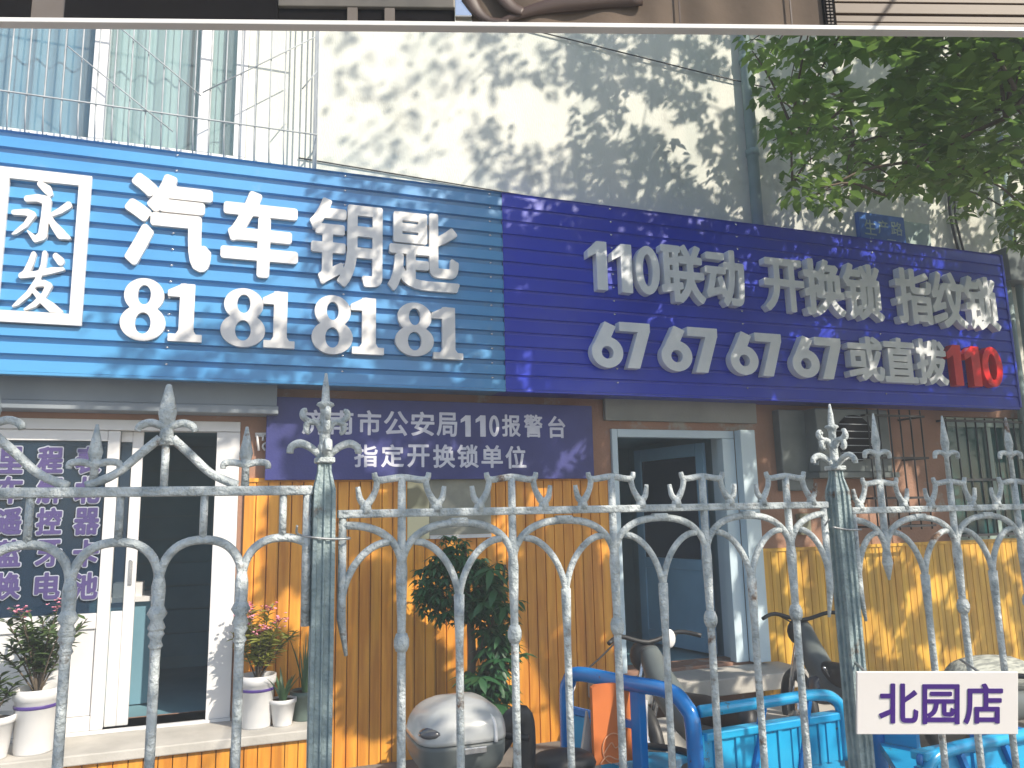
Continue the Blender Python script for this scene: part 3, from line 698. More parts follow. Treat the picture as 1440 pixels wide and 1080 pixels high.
# notice board on the boarding
nb = thing('notice_board', 'grey framed notice sheet with a yellow patterned strip, on orange boarding under the indigo plate', 'notice', (1.6, -.05, 1.6))
n0, n1, n2 = X_(573, 720, -.04), X_(604, 720, -.04), X_(690, 720, -.04); nz1, nz0 = at(640, 655, -.04).z, at(640, 757, -.04).z
m_ = MB(); m_.box(n0, n1 - .002, -.042, -.027, nz0, nz1); m_.build('patterned_strip', MT['marble'], nb)
m_ = MB(); m_.box(n1 + .002, n2, -.044, -.027, nz0 + .03, nz1); m_.build('sheet', MT['notice'], nb)
m_ = MB(); m_.box(n1 + .002, n2, -.050, -.027, nz0, nz0 + .028); m_.build('sill', MT['pot'], nb)

# ================================================================ FENCE
YF = -4.15
def FX(px, py=718): return at(px, py, YF).x
def FZ(px, py): return at(px, py, YF).z
ZB = .25
RB = .0102
def V(x, z, dy=0): return Vector((x, YF + dy, z))
def knob(mb, x, z, s=1.0): mb.lathe((x, YF, z), [(.012 * s, -.035 * s), (.021 * s, -.022 * s), (.014 * s, -.004 * s), (.024 * s, .012 * s), (.013 * s, .035 * s)], 10)
def spear(name, parent, x, zb, zt, m):
    H = zt - zb; mb = MB()
    mb.lathe((x, YF, zb), [(.009, 0), (.008, H * .36), (.015, H * .40), (.010, H * .43), (.012, H * .50), (.015, H * .58), (.010, H * .75), (.003, H)], 8, .75)
    for s in (-1, 1):
        mb.tube([V(x, zb + H * .40), V(x + s * .026, zb + H * .44), V(x + s * .045, zb + H * .42), V(x + s * .048, zb + H * .34)], [.008, .008, .008, .006], 7, 4)
    return mb.build(name, m, parent)
def crown(parent, x, zr, m):
    mb = MB(); h = .083
    mb.tube([V(x - .066, zr + h + .012), V(x - .056, zr + h - .006), V(x, zr + h), V(x + .056, zr + h - .006), V(x + .066, zr + h + .012)], [.006, .0085, .009, .0085, .006], 7, 4)
    for s in (-1, 1):
        mb.tube([V(x + s * .058, zr + h - .006), V(x + s * .064, zr + h * .6), V(x + s * .082, zr + .022), V(x + s * .098, zr + .032), V(x + s * .104, zr + .062)], [.008, .0075, .010, .008, .0055], 7, 4)
        mb.tube([V(x + s * .085, zr), V(x + s * .085, zr + .028)], [.016, .010], 7)
    return mb.build('scroll', m, parent)
def arch(parent, x0, x1, zs, zt, m, name='arch', r=RB * .92):
    cx = (x0 + x1) / 2; a = (x1 - x0) / 2; mb = MB()
    P = []
    for k in range(13):
        t = math.pi * k / 12; P.append(V(cx - a * math.copysign(abs(math.cos(t)) ** .85, math.cos(t)), zs + (zt - zs) * abs(math.sin(t)) ** .85 if 0 < k < 12 else zs))
    mb.tube(P, r, 8, 2); return mb.build(name, m, parent)
def arc(mb, x0, z0, x1, z1, r=RB * .85):      # flat at (x0,z0), dropping upright into (x1,z1)
    P = [V(x0 + (x1 - x0) * math.sin(t * math.pi / 2) ** 1.05, z1 + (z0 - z1) * math.cos(t * math.pi / 2) ** 1.1) for t in [k / 8 for k in range(9)]]
    mb.tube(P, r, 8, 2)

# middle panel
fm = thing('iron_fence', 'middle cast iron fence panel with interlaced arches and flat topped scrolls', 'fence', (FX(820), YF, 0), 'cast iron fence panels')
zr = FZ(727, 718)
main = [FX(565), FX(727), FX(863), FX(992), FX(1108)]
step = (main[-1] - main[0]) / 4
main = [main[0] + step * k for k in range(5)]
x0p, x1p = FX(482), FX(1158)
I = MT['iron']
mb = MB(); mb.box(x0p - .012, x1p + .012, YF - .012, YF + .012, zr - .010, zr + .009); mb.build('top_rail', I, fm, .004)
def arched(parent, main, zr, x0p, x1p, tail_first=False):
    zs = zr - .135; zt = zr - .026; zi = zr - .215
    for k, x in enumerate(main):
        zend = zs - .03 if (tail_first and k == 0) else ZB
        mb = MB(); mb.tube([V(x, zr + .085), V(x, zs + .04), V(x, zs), V(x, zs - .12), V(x, zend)] if zend == ZB else [V(x, zr + .085), V(x, zs + .02), V(x, zs - .02), V(x, zs - .07)],
                           [RB * .95, RB, RB * 1.35, RB, RB] if zend == ZB else [RB, RB, RB * 1.5, .003], 8)
        if zend == ZB: mb.lathe((x, YF, zs - .16), [(.013, -.02), (.018, -.008), (.018, .006), (.013, .02)], 8)
        mb.build('bar', I, parent)
    for a, b in zip(main[:-1], main[1:]):
        arch(parent, a, b, zs, zt, I); c = (a + b) / 2; q = (b - a)
        mb = MB(); mb.box(c - .022, c + .022, YF - .011, YF + .011, zt - .004, zr - .014); mb.build('boss', I, parent, .004)
        mb = MB(); arc(mb, a + q * .11, zs + .068, c, zi); arc(mb, b - q * .11, zs + .068, c, zi); mb.build('inner_arch', I, parent)
        mb = MB(); mb.tube([V(c, zi + .02), V(c, zi - .03), V(c, zi - .10), V(c, ZB)], [RB * 1.3, RB * 1.2, RB * .95, RB * .95], 8); mb.build('bar', I, parent)
    q = main[1] - main[0]
    for x, xe, s in ((main[0], x0p, -1), (main[-1], x1p, 1)):
        mb = MB(); P = []
        full = x + s * q / 2
        for k in range(9):
            t = math.pi / 2 * k / 8; xx = x + (full - x) * (1 - abs(math.cos(t)) ** .85); P.append(V(min(max(xx, x0p), x1p), zs + (zt - zs) * math.sin(t) ** .85))
        mb.tube(P, RB * .9, 8, 2); arc(mb, x + s * q * .11, zs + .068, xe, zi + .01)
        mb.tube([V(xe, zr - .01), V(xe, zi - .02), V(xe - s * .012, zi - .10)], [RB * .9, RB, .004], 8)
        mb.build('end_stile', I, parent)
arched(fm, main, zr, x0p, x1p)
for x in main: crown(fm, x, zr, I)

# right panel
fr = thing('iron_fence', 'right cast iron fence panel with spear finials above its scrolls', 'fence', (FX(1400), YF, 0), 'cast iron fence panels')
zr2 = FZ(1320, 715)
m0 = FX(1241); mr = [m0 + step * k for k in range(5)]
x0r = FX(1199)
x1r = mr[-1] + .2
mb = MB(); mb.box(x0r - .012, x1r + .012, YF - .012, YF + .012, zr2 - .010, zr2 + .009); mb.build('top_rail', I, fr, .004)
arched(fr, mr, zr2, x0r, x1r, True)
for x in mr: crown(fr, x, zr2, I); spear('finial', fr, x, zr2 + .083, zr2 + .29, I)

# left panel
fl = thing('iron_fence', 'left cast iron fence panel with swept curves rising to a tall spear', 'fence', (FX(200), YF, 0), 'cast iron fence panels')
zr3 = FZ(232, 691)
bars = [FX(103, 691), FX(230, 691), FX(340, 691)]
st3 = (bars[2] - bars[0]) / 2
bl = [bars[1] + st3 * k for k in range(-5, 2)]
xe3 = FX(433, 690)
mb = MB(); mb.box(bl[0] - .1, xe3 + .012, YF - .013, YF + .013, zr3 - .011, zr3 + .010); mb.build('top_rail', I, fl, .005)
zs3 = zr3 - .20; zt3 = zr3 - .105
for k, x in enumerate(bl):
    mb = MB(); mb.tube([V(x, zs3 + .03), V(x, zs3), V(x, zs3 - .14), V(x, ZB)], [RB * .9, RB * 1.4, RB * 1.0, RB * 1.0], 8)
    knob(mb, x, zs3 - .065, .85); knob(mb, x, zs3 - .105, .7); mb.build('bar', I, fl)
for a, b in zip(bl, bl[1:] + [bl[-1] + st3]):
    xm_ = (a + b) / 2
    if b < xe3: arch(fl, a, b, zs3, zt3, I)
    else:
        mb = MB(); P = []
        for k in range(11):
            t = math.pi * k / 12 * 1.05; xx = xm_ - (b - a) / 2 * math.copysign(abs(math.cos(t)) ** .85, math.cos(t)); P.append(V(min(xx, xe3), zs3 + (zt3 - zs3) * abs(math.sin(t)) ** .85))
        mb.tube(P, RB * .9, 8, 2); mb.tube([V(xe3, zr3), V(xe3, zs3 - .1)], RB, 8); mb.build('arch', I, fl)
    mb = MB(); mb.tube([V(xm_, zr3 - .01), V(xm_, zt3)], RB * .8, 8); mb.build('hanger', I, fl)
for k, x in enumerate(bl):
    if (k % 2) == 1:      # tall spear with swept shoulders
        zt = FZ(232, 540)
        mb = MB(); mb.tube([V(x, zr3), V(x, zr3 + .10)], RB * .8, 8); mb.build('stem', I, fl)
        H = zt - zr3 - .10; zb = zr3 + .10
        mb = MB(); mb.lathe((x, YF, zb), [(.018, 0), (.013, H * .25), (.010, H * .33), (.016, H * .40), (.019, H * .52), (.012, H * .8), (.006, H * .98), (.003, H)], 10, .8)
        for s in (-1, 1): mb.tube([V(x, zb + H * .28), V(x + s * .03, zb + H * .36), V(x + s * .052, zb + H * .31), V(x + s * .058, zb + H * .22)], [.009, .009, .009, .007], 7, 4)
        mb.build('finial', I, fl)
        mb = MB()
        for s in (-1, 1): mb.tube([V(x + s * .012, zr3 + .115), V(x + s * .045, zr3 + .085), V(x + s * .095, zr3 + .038), V(x + s * .15, zr3 + .012)], [.010, .0095, .009, .010], 8, 5)
        mb.build('shoulder', I, fl)
    else:
        spear('finial', fl, x + (.03 if k < 6 else .0), zr3 + .0, FZ(340, 600), I)

# posts
def post(px, ztip, zneck, lab, m):
    x = FX(px, 720); t = thing('fence_post', lab, 'post', (x, YF, 0), 'iron fence posts')
    wv = .0245
    mb = MB()
    def sect(z, k):
        P = []
        for sx, sy in ((-1, -1), (1, -1), (1, 1), (-1, 1)):
            a = Vector((sx * wv * k, sy * wv * k, 0)); n = {(-1, -1): (1, 0), (1, -1): (0, 1), (1, 1): (-1, 0), (-1, 1): (0, -1)}[(sx, sy)]
            n = Vector((*n, 0)); inn = Vector((-n.y, n.x, 0))
            L = 2 * wv * k
            for f_, dep in ((.0, 0), (.16, 0), (.22, .006), (.42, .006), (.47, 0), (.53, 0), (.58, .006), (.78, .006), (.84, 0)):
                P.append(Vector((x, YF, z)) + a + n * L * f_ + inn * dep * k)
        return P
    S = [sect(0, 1), sect(zneck - .11, 1), sect(zneck - .06, .98), sect(zneck - .02, .62), sect(zneck, .60)]
    n = len(S[0]); mb.add([p for s in S for p in s], [(i * n + k, i * n + (k + 1) % n, (i + 1) * n + (k + 1) % n, (i + 1) * n + k) for i in range(len(S) - 1) for k in range(n)] + [tuple(range((len(S) - 1) * n, len(S) * n))])
    mb.build('shaft', m, t)
    mb = MB(); mb.box(x - .022, x + .022, YF - .022, YF + .022, zneck + .001, zneck + .014); mb.build('collar', I, t, .003)
    H = ztip - zneck
    mb = MB(); mb.lathe((x, YF, zneck + .012), [(.015, 0), (.013, H * .12), (.011, H * .5), (.014, H * .56), (.021, H * .585), (.019, H * .61), (.010, H * .63), (.008, H * .78), (.003, H - .012)], 10, .9)
    mb.build('spike', I, t)
    mb = MB()
    for s in (-1, 1):
        for d_ in ((s, 0), (0, s)):
            f = lambda u, z: Vector((x + d_[0] * u, YF + d_[1] * u, zneck + z * H))
            mb.tube([f(.006, .06), f(.03, .17), f(.056, .22), f(.075, .18), f(.078, .11)], [.007, .009, .010, .009, .008], 7, 4, .8)
    mb.build('leaf_scroll', I, t)
    mb = MB()
    for s in (-1, 1):
        for d_ in ((s, 0), (0, s)):
            f = lambda u, z: Vector((x + d_[0] * u, YF + d_[1] * u, zneck + z * H))
            mb.tube([f(.008, .34), f(.02, .45), f(.04, .44), f(.042, .36), f(.034, .33)], [.006, .007, .008, .007, .005], 7, 4)
            mb.tube([f(.012, .44), f(.035, .46), f(.05, .51), f(.050, .57), f(.042, .585)], [.006, .007, .008, .007, .005], 7, 4)
    mb.build('bud_scroll', I, t)
    mb = MB(); zw = zneck - .17
    mb.tube([(x - .05, YF - .025, zw + .008), (x, YF - .026, zw), (x + .05, YF - .025, zw - .002), (x + .054, YF + .0, zw), (x, YF + .026, zw), (x - .054, YF, zw + .01), (x - .06, YF - .025, zw + .03)], .0028, 5, 4)
    mb.build('wire_tie', MT['wire'], t)
post(455, FZ(457, 525), FZ(455, 652), 'cast iron fence post with pointed finial standing in front of the indigo plate sign', MT['irongreen'])
post(1180, FZ(1164, 568), FZ(1168, 662), 'cast iron fence post with pointed finial beside the white caption plate', MT['irongreen'])

# printed caption label, built as a white plate turned square to the camera
DP = 2.05
cp = thing('caption_plate', 'white printed caption label with three purple characters, built as a plate on the fence', 'sign', (0, 0, 0))
kx = lambda px: (px - 1318.5) / F * DP
kz = lambda py: (989 - py) / F * DP
m_ = MB(); m_.box(kx(1205), kx(1432), 0, .008, kz(1033), kz(945)); m_.build('plate', MT['paper'], cp, .002)
for x in (kx(1235), kx(1400)):
    m_ = MB(); m_.tube([(x, .008, kz(960)), (x, .16, kz(958))], .004, 6); m_.build('tie', MT['wire'], cp)
for ch, bx in zip('北园店', ((1236, 961, 1291, 1017), (1297, 962, 1349, 1018), (1355, 961, 1410, 1018))):
    glyph_xz(ch, kx(bx[0]), kx(bx[2]), kz(bx[3]), kz(bx[1]), -.002, .002, MT['purple'], cp, r=.018, res=80)
Rm = Matrix([list(r) for r in M]).to_4x4() @ Matrix.Rotation(R(-90), 4, 'X')
cp.matrix_world = Matrix.Translation(Vector(CAM + M @ np.array([(1318.5 - 720) / F * DP, (540 - 989) / F * DP, -DP]))) @ Rm

# ================================================================ TRICYCLES
ztop = 1.0
pf = atz(795, 934, ztop); pn = atz(972, 966, ztop)
HV = (pf - pn); HW = HV.length; HV.normalize()
ra, rb = atz(920, 1010, ztop - .10), atz(1140, 978, ztop - .10)
RU = (rb - ra).normalized()
det = RU.x * HV.y - RU.y * HV.x
def coords(p):                              # along the bed, across the bed
    q = p - pn; return ((q.x * HV.y - q.y * HV.x) / det, (RU.x * q.y - RU.y * q.x) / det)
BF = coords(ra)[1]
def reach(b, z, px):                        # how far along the bed a photo column is
    lo_, hi_ = 0, 4
    for _ in range(40):
        mid = (lo_ + hi_) / 2; q = pn + RU * mid + HV * b
        if proj((q.x, q.y, z))[0] < px: lo_ = mid
        else: hi_ = mid
    return lo_
TL = reach(BF, ztop - .14, 1183); TN = min(TL, reach(0, ztop - .2, 1192))
print('trike', BF, HW, TL, TN)
def tricycle(O, sg, lab, grp):
    t = thing('cargo_tricycle', lab, 'tricycle', (O.x + RU.x * sg * .8, O.y, 0), grp)
    P = lambda a, b, z: Vector((O.x, O.y, 0)) + RU * (a * sg) + HV * b + Vector((0, 0, z))
    L = TL; LN = TN; zf = ztop - .40; W = HW
    def bx(mb, a0, a1, b0, b1, z0, z1):
        return mb.add([P(a, b, z) for a in (a0, a1) for b in (b0, b1) for z in (z0, z1)], [(0, 1, 3, 2), (4, 6, 7, 5), (0, 4, 5, 1), (2, 3, 7, 6), (0, 2, 6, 4), (1, 5, 7, 3)])
    mb = MB(); zt = ztop - (.035 if sg > 0 else .26)
    mb.tube([P(0, W, zf - .2), P(0, W, zt - .14), P(0, W - .02, zt - .05), P(0, W - .09, zt), P(0, W / 2, zt), P(0, .13, zt), P(0, .035, zt - .05), P(0, 0, zt - .15), P(0, 0, zf - .2)], .036, 12, 6)
    mb.build('front_hoop', MT['tblue'], t)
    mb = MB(); bx(mb, -.02, .02, W * .36, W * .43, zf, zt - .02); mb.build('hoop_post', MT['tblue'], t, .005)
    mb = MB(); bx(mb, -.015, .015, W * .43 + .002, W - .03, zf + .17, zf + .205); mb.build('hoop_rail', MT['tblue'], t, .005)
    mb = MB(); bx(mb, -.012, .012, W * .75, W - .034, zf, zf + .168); mb.build('hoop_plate', MT['tcyan'], t)
    zr_ = ztop - (.10 if sg > 0 else .20)
    mb = MB(); mb.tube([P(.02, BF, zr_), P(L * .5, BF, zr_), P(L - .17, BF, zr_), P(L - .04, BF, zr_ - .03), P(L, BF, zr_ - .12), P(L, BF, zf)], .026, 8, 5); mb.build('side_rail', MT['tcyan'], t)
    for k in (.34, .66):
        mb = MB(); mb.bar(P(L * k, BF, zf), P(L * k + .08, BF, zr_ - .02), .03, .02); mb.build('side_strut', MT['tblue'], t)
    mb = MB(); bx(mb, .03, L - .02, BF + .006, BF + .014, zf, zr_ - .10)
    for k in range(7): bx(mb, .08 + k * L / 7, .10 + k * L / 7, BF - .004, BF + .004, zf, zr_ - .10)
    mb.build('side_panel', MT['tcyan'], t)
    zn = ztop - .19
    mb = MB(); bx(mb, .04, LN, -.03, .03, zn - .035, zn); mb.build('side_rail', MT['tcyan'], t, .006)
    mb = MB(); bx(mb, .04, LN, -.008, .008, zf, zn - .037)
    for k in range(4): bx(mb, .1 + k * LN / 4, .13 + k * LN / 4, -.02, -.009, zf, zn - .04)
    mb.build('side_panel', MT['tcyan'], t)
    mb = MB(); mb.tube([P(LN, 0, zn - .03), P(L, BF, zn - .03)], .022, 8); mb.build('tail_rail', MT['tblue'], t)
    mb = MB(); mb.prism([P(LN, .02, zf), P(LN, .02, zn - .06), P(L, BF - .03, zn - .06), P(L, BF - .03, zf)], RU * .015); mb.build('tail_gate', MT['tblue'], t)
    mb = MB(); mb.prism([P(-.02, -.01, zf - .04), P(LN, -.01, zf - .04), P(L, BF + .02, zf - .04), P(-.02, max(W, BF) + .02, zf - .04)], (0, 0, .038)); mb.build('bed_floor', MT['tcyan'], t)
    def wheel(a, b, r):
        mb = MB(); n = 28
        mb.tube([P(a + r * math.cos(6.2832 * k / n), b, r + .035 + r * math.sin(6.2832 * k / n)) for k in range(n + 1)], .035, 8); w_ = mb.build('wheel', MT['black'], t)
        mb = MB(); mb.tube([P(a, b - .05, r + .035), P(a, b + .05, r + .035)], .03, 10)
        for k in range(14):
            q = 6.2832 * k / 14; mb.tube([P(a, b, r + .035), P(a + (r - .03) * math.cos(q), b, r + .035 + (r - .03) * math.sin(q))], .004, 4)
        mb.build('spokes', MT['chrome'], w_)
    m2 = W / 2
    wheel(L * .55, -.09, .24); wheel(L * .55, W + .09, .24); wheel(-.95, m2, .24)
    mb = MB(); mb.tube([P(L * .55, -.09, .275), P(L * .55, W + .09, .275)], .025, 8); mb.build('axle', MT['black'], t)
    mb = MB(); mb.tube([P(0, m2, zf - .08), P(-.45, m2, .40), P(-.72, m2, .55), P(-.78, m2, .70)], .03, 8, 4); mb.build('frame_tube', MT['tblue'], t)
    mb = MB(); mb.tube([P(-.95, m2 - .05, .275), P(-.84, m2 - .05, .6), P(-.79, m2, .82)], .018, 8); mb.build('fork', MT['tblue'], t)
    mb = MB(); mb.tube([P(-.70, m2 - .28, .86), P(-.78, m2 - .12, .86), P(-.78, m2 + .12, .86), P(-.70, m2 + .28, .86)], .014, 8, 4); mb.build('handlebar', MT['black'], t)
    mb = MB(); mb.ball(P(-.33, m2, .66), .15, .11, .05, 14, .8); mb.tube([P(-.33, m2, .64), P(-.33, m2, .38)], .02, 8); mb.build('saddle', MT['black'], t)
    return t
tricycle(pn, 1, 'blue cargo tricycle with a rounded front hoop and open bed behind the middle fence panel', 'blue cargo tricycles')
q2 = atz(1290, 1056, ztop - .19)
tricycle(q2 + RU * TL, -1, 'blue cargo tricycle whose bed shows beneath the white caption plate', 'blue cargo tricycles')
yfar, ynear = pf.y, pn.y; XH = (pf.x + pn.x) / 2

# orange board leaning in the first hoop
ym = at(857, 1010, (yfar + ynear) / 2).y
ob = thing('orange_board', 'orange board with a pale line drawing leaning inside the blue hoop', 'board', (XH, ym, .6))
xb0 = X_(834, 1010, ym); xb1 = X_(892, 1010, ym); zb1 = at(855, 962, ym).z
m_ = MB(); m_.prism([(xb0, ym, .62), (xb1 + .01, ym, .62), (xb1, ym, zb1 - .01), (xb1 - .02, ym, zb1), (xb0 + .02, ym, zb1), (xb0, ym, zb1 - .01)], (0, .025, 0)); m_.build('board', MT['orange'], ob)
m_ = MB(); bc = at(862, 1052, ym)
ring = [Vector((bc.x + .055 * math.cos(k * .3), ym - .004, bc.z + .065 * math.sin(k * .3))) for k in range(0, 16)]
m_.tube(ring, .0028, 5)
m_.tube([bc + Vector((-.05, -.004, -.02)), bc + Vector((-.01, -.004, .025)), bc + Vector((.01, -.004, .0)), bc + Vector((.045, -.004, .02))], .003, 5, 4)
m_.tube([bc + Vector((-.07, -.004, -.06)), bc + Vector((-.03, -.004, -.03)), bc + Vector((.02, -.004, -.05)), bc + Vector((.06, -.004, -.03))], .003, 5, 4)
m_.build('line_drawing', MT['orangeline'], ob)
m_ = MB(); gy = ym + .06; ga = at(828, 1072, gy); m_.prism([ga + Vector((-.06, 0, -.1)), ga + Vector((.08, 0, -.1)), at(826, 1000, gy)], (0, .02, 0))
tag(m_.build('grey_slab', MT['lid']), 'pointed grey slab leaning left of the orange board', 'slab')
m_ = MB(); gy = ym + .1; m_.prism([at(893, 1075, gy) , at(912, 1075, gy), at(911, 985, gy), at(905, 985, gy)], (0, .03, 0))
tag(m_.build('pale_slab', MT['pot']), 'narrow pale slab standing right of the orange board', 'slab')

# twigs in the second bed
tw = MB(); c_ = at(1425, 1062, (yfar + ynear) / 2 - .1)
for k in range(40):
    a = random.uniform(0, 6.28); l = random.uniform(.08, .2); p = c_ + Vector((random.uniform(-.14, .14), random.uniform(-.1, .1), random.uniform(-.1, .03)))
    dv = Vector((math.cos(a), math.sin(a), random.uniform(-.2, .5))) * l * .5; tw.tube([p - dv, p + dv], .005, 5)
tag(tw.build('twig_bundle', MT['straw']), 'loose bundle of bleached twigs in the tricycle bed below the caption plate', 'twigs')

# ================================================================ MOTORBIKES
def mirror(mb_stem, mb_head, px, py, base, y, rx=.05, rz=.06):
    p = at(px, py, y); mb_head.ball(p, rx, .015, rz, 14); mb_stem.tube([base, (Vector(base) + p) / 2 + Vector((.01, 0, .01)), p + Vector((0, .01, -rz * .5))], .006, 6, 3)
# scooter with grey top case
ys = -2.75
sc = thing('motor_scooter', 'black scooter with a silver grey luggage case behind the fence', 'scooter', (at(640, 1000, ys).x, ys, 0))
b0 = at(577, 1040, ys).x; b1 = at(699, 1040, ys).x; bx = (b0 + b1) / 2; bw = (b1 - b0) / 2; bz = at(640, 1030, ys).z; bt = at(640, 977, ys).z
tc_ = bpy.data.objects.new('luggage_case', None); C.objects.link(tc_); tc_.parent = sc; tc_.matrix_parent_inverse = Matrix.Translation(-sc.location)
def sq(cx, cy, cz, rx, ry, rz, z0, z1, p, nm, m, lean=0):
    mb = MB(); n = 28; sg_ = lambda v: math.copysign(abs(v) ** p, v); prof = []
    vs = []; K = 10
    for i in range(K + 1):
        f = z0 + (z1 - z0) * i / K; s = (max(0, 1 - abs(f) ** 3.4)) ** .5 * (1 - .10 * max(0, f))
        s = max(s, .03)
        for k in range(n):
            a = 6.2832 * k / n; vs.append((cx + rx * s * sg_(math.cos(a)) + lean * f, cy + ry * s * sg_(math.sin(a)), cz + rz * f))
    fs = [(i * n + k, i * n + (k + 1) % n, (i + 1) * n + (k + 1) % n, (i + 1) * n + k) for i in range(K) for k in range(n)] + [tuple(range(n))[::-1], tuple(range(K * n, (K + 1) * n))]
    mb.add(vs, fs, True); return mb.build(nm, m, tc_)
sq(bx, ys, bz, bw, .20, bt - bz, 0.03, 1, .45, 'lid', MT['lid'], .02)
sq(bx, ys, bz, bw * .98, .20, .16, -1, 0.0, .45, 'base', MT['lidbase'])
m_ = MB(); m_.box(bx - .02, bx + .07, ys - .215, ys - .19, bz - .03, bz - .005); m_.build('latch', MT['chrome'], tc_, .004)
m_ = MB(); m_.ball((b0 + .055, ys - .14, bz + .045), .055, .05, .022, 12); m_.build('reflector', MT['lens'], tc_)
m_ = MB(); m_.tube([(b1 - .10, ys - .10, bt - .03), (b1 - .07, ys - .17, bt - .07), (b1 - .07, ys - .2, bz)], .008, 6, 4); m_.build('strap', MT['pot'], tc_)
xs0 = at(690, 1040, ys).x
m_ = MB(); m_.tube([(b0 + .1, ys, .56), (xs0, ys, .58), (xs0 + .25, ys, .56), (xs0 + .5, ys, .52)], [.07, .10, .10, .07], 12, 5, .8); m_.build('seat', MT['black'], sc)
m_ = MB(); m_.tube([at(685, 1078, ys), at(705, 1040, ys), at(722, 1012, ys), at(736, 1010, ys), at(738, 1050, ys), at(735, 1090, ys)], [.03, .05, .05, .045, .05, .05], 10, 4, .7); m_.build('backrest', MT['black'], sc)
m_ = MB(); m_.tube([(b0 - .05, ys, .52), (bx, ys, .55), (xs0 + .3, ys, .52), (xs0 + .55, ys, .30), (xs0 + .85, ys, .28), (xs0 + .95, ys, .50), (xs0 + .95, ys, .62)], [.08, .13, .14, .09, .08, .09, .05], 12, 5); m_.build('body', MT['lidbase'], sc)
for wx in (bx, xs0 + 1.15):
    m_ = MB(); n = 24; ring = [Vector((wx + .19 * math.cos(6.2832 * k / n), ys, .24 + .19 * math.sin(6.2832 * k / n))) for k in range(n)]
    m_.tube(ring + [ring[0]], .05, 8); w_ = m_.build('wheel', MT['black'], sc); m_ = MB(); m_.tube([(wx, ys - .04, .24), (wx, ys + .04, .24)], .14, 14); m_.build('rim', MT['chrome'], w_)
m_ = MB(); m_.tube([(xs0 + .87, ys - .3, .64), (xs0 + .95, ys - .1, .66), (xs0 + .95, ys + .1, .66), (xs0 + .87, ys + .3, .64)], .016, 8, 4); m_.build('handlebar', MT['black'], sc)

def motorbike(name, lab, x, y, heading, mirrors, black=True, extra=None):
    t = thing(name, lab, 'motorbike', (x, y, 0)); u = Vector((math.cos(heading), math.sin(heading), 0)); n = Vector((-u.y, u.x, 0)); o_ = Vector((x, y, 0))
    P = lambda a, b, z: o_ + u * a + n * b + Vector((0, 0, z))
    for a in (0, -1.2):
        mb = MB(); k_ = 24; mb.tube([P(a + .25 * math.cos(6.2832 * k / k_), 0, .29 + .25 * math.sin(6.2832 * k / k_)) for k in range(k_ + 1)], .045, 8); w_ = mb.build('wheel', MT['black'], t)
        mb = MB(); mb.tube([P(a, -.05, .29), P(a, .05, .29)], .12, 12); mb.build('rim', MT['chrome'], w_)
    mb = MB(); mb.tube([P(0, .07, .29), P(-.12, .07, .6), P(-.2, .03, .9)], .02, 8); mb.tube([P(0, -.07, .29), P(-.12, -.07, .6), P(-.2, -.03, .9)], .02, 8); mb.build('fork', MT['chrome'], t)
    mb = MB(); mb.tube([P(-.18, 0, .9), P(-.35, 0, .72), P(-.7, 0, .55), P(-1.15, 0, .60)], [.06, .09, .09, .07], 12, 5); mb.build('body', MT['lidbase'], t)
    mb = MB(); mb.tube([P(-.5, 0, .66), P(-.8, 0, .67), P(-1.2, 0, .70)], [.06, .09, .07], 12, 4, .7); mb.build('seat', MT['black'], t)
    mb = MB(); mb.tube([P(-.28, .32, .98), P(-.2, .2, 1.0), P(-.18, 0, .95), P(-.2, -.2, 1.0), P(-.28, -.32, .98)], .014, 8, 4); mb.build('handlebar', MT['black'], t)
    mb = MB(); mb.ball(P(-.12, 0, .86), .09, .09, .1, 12); mb.build('headlight', MT['black'], t)
    for (px, py, s, m) in mirrors:
        b = P(-.2, .2 * s, 1.0); p = at(px, py, b.y); m1 = MB(); m1.ball(p, .045, .02, .058, 14); m1.build('mirror', m, t)
        m2 = MB(); m2.tube([b, (b + p) / 2 + Vector((.02, 0, 0)), p], .006, 6, 3); m2.build('mirror_stem', MT['black'], t)
    return t
pm = at(860, 960, -1.3)
xb_ = pm.x
motorbike('motorbike', 'black motorbike with white backed mirrors parked in front of the blue door', xb_ + .15, -1.35, R(90), [(941, 898, -1, MT['white']), (800, 962, 1, MT['white'])])
pb = at(1150, 950, -1.2)
bk = motorbike('motorbike', 'black motorbike with a dark mirror parked by the weathered boarding right of the blue door', pb.x - .02, -1.0, R(72), [(1120, 882, 1, MT['black'])])
m_ = MB(); pq = at(1160, 968, -1.5); m_.ball(pq, .12, .10, .10, 14, .8); m_.build('fairing', MT['lens'], bk)
m_ = MB(); m_.tube([at(1158, 938, -1.66), at(1168, 952, -1.66), at(1172, 970, -1.66)], .01, 6, 4); m_.build('highlight_strip', MT['chrome'], bk)  # bright strip imitating the highlight on the dark fairing
# covered seat on the right
pc = at(1385, 945, -1.6)
cv = thing('covered_motorbike', 'motorbike under a striped grey cover behind the caption plate', 'motorbike', (pc.x, -1.6, 0))
m_ = MB(); m_.tube([pc + Vector((-.30, 0, -.10)), pc + Vector((-.22, 0, -.02)), pc + Vector((.0, 0, .0)), pc + Vector((.25, 0, -.03)), pc + Vector((.5, 0, -.08))], [.06, .11, .12, .12, .08], 12, 5, 1.2); m_.build('seat_cover', MT['gunny'], cv)
m_ = MB(); m_.tube([pc + Vector((-.3, 0, -.25)), pc + Vector((0, 0, -.22)), pc + Vector((.5, 0, -.25))], [.1, .14, .1], 12, 4); m_.build('body', MT['lidbase'], cv)
for dx in (-.35, .7):
    m_ = MB(); m_.tube([pc + Vector((dx + .22 * math.cos(k * .2618), 0, -pc.z + .27 + .22 * math.sin(k * .2618))) for k in range(25)], .05, 8); m_.build('wheel', MT['black'], cv)

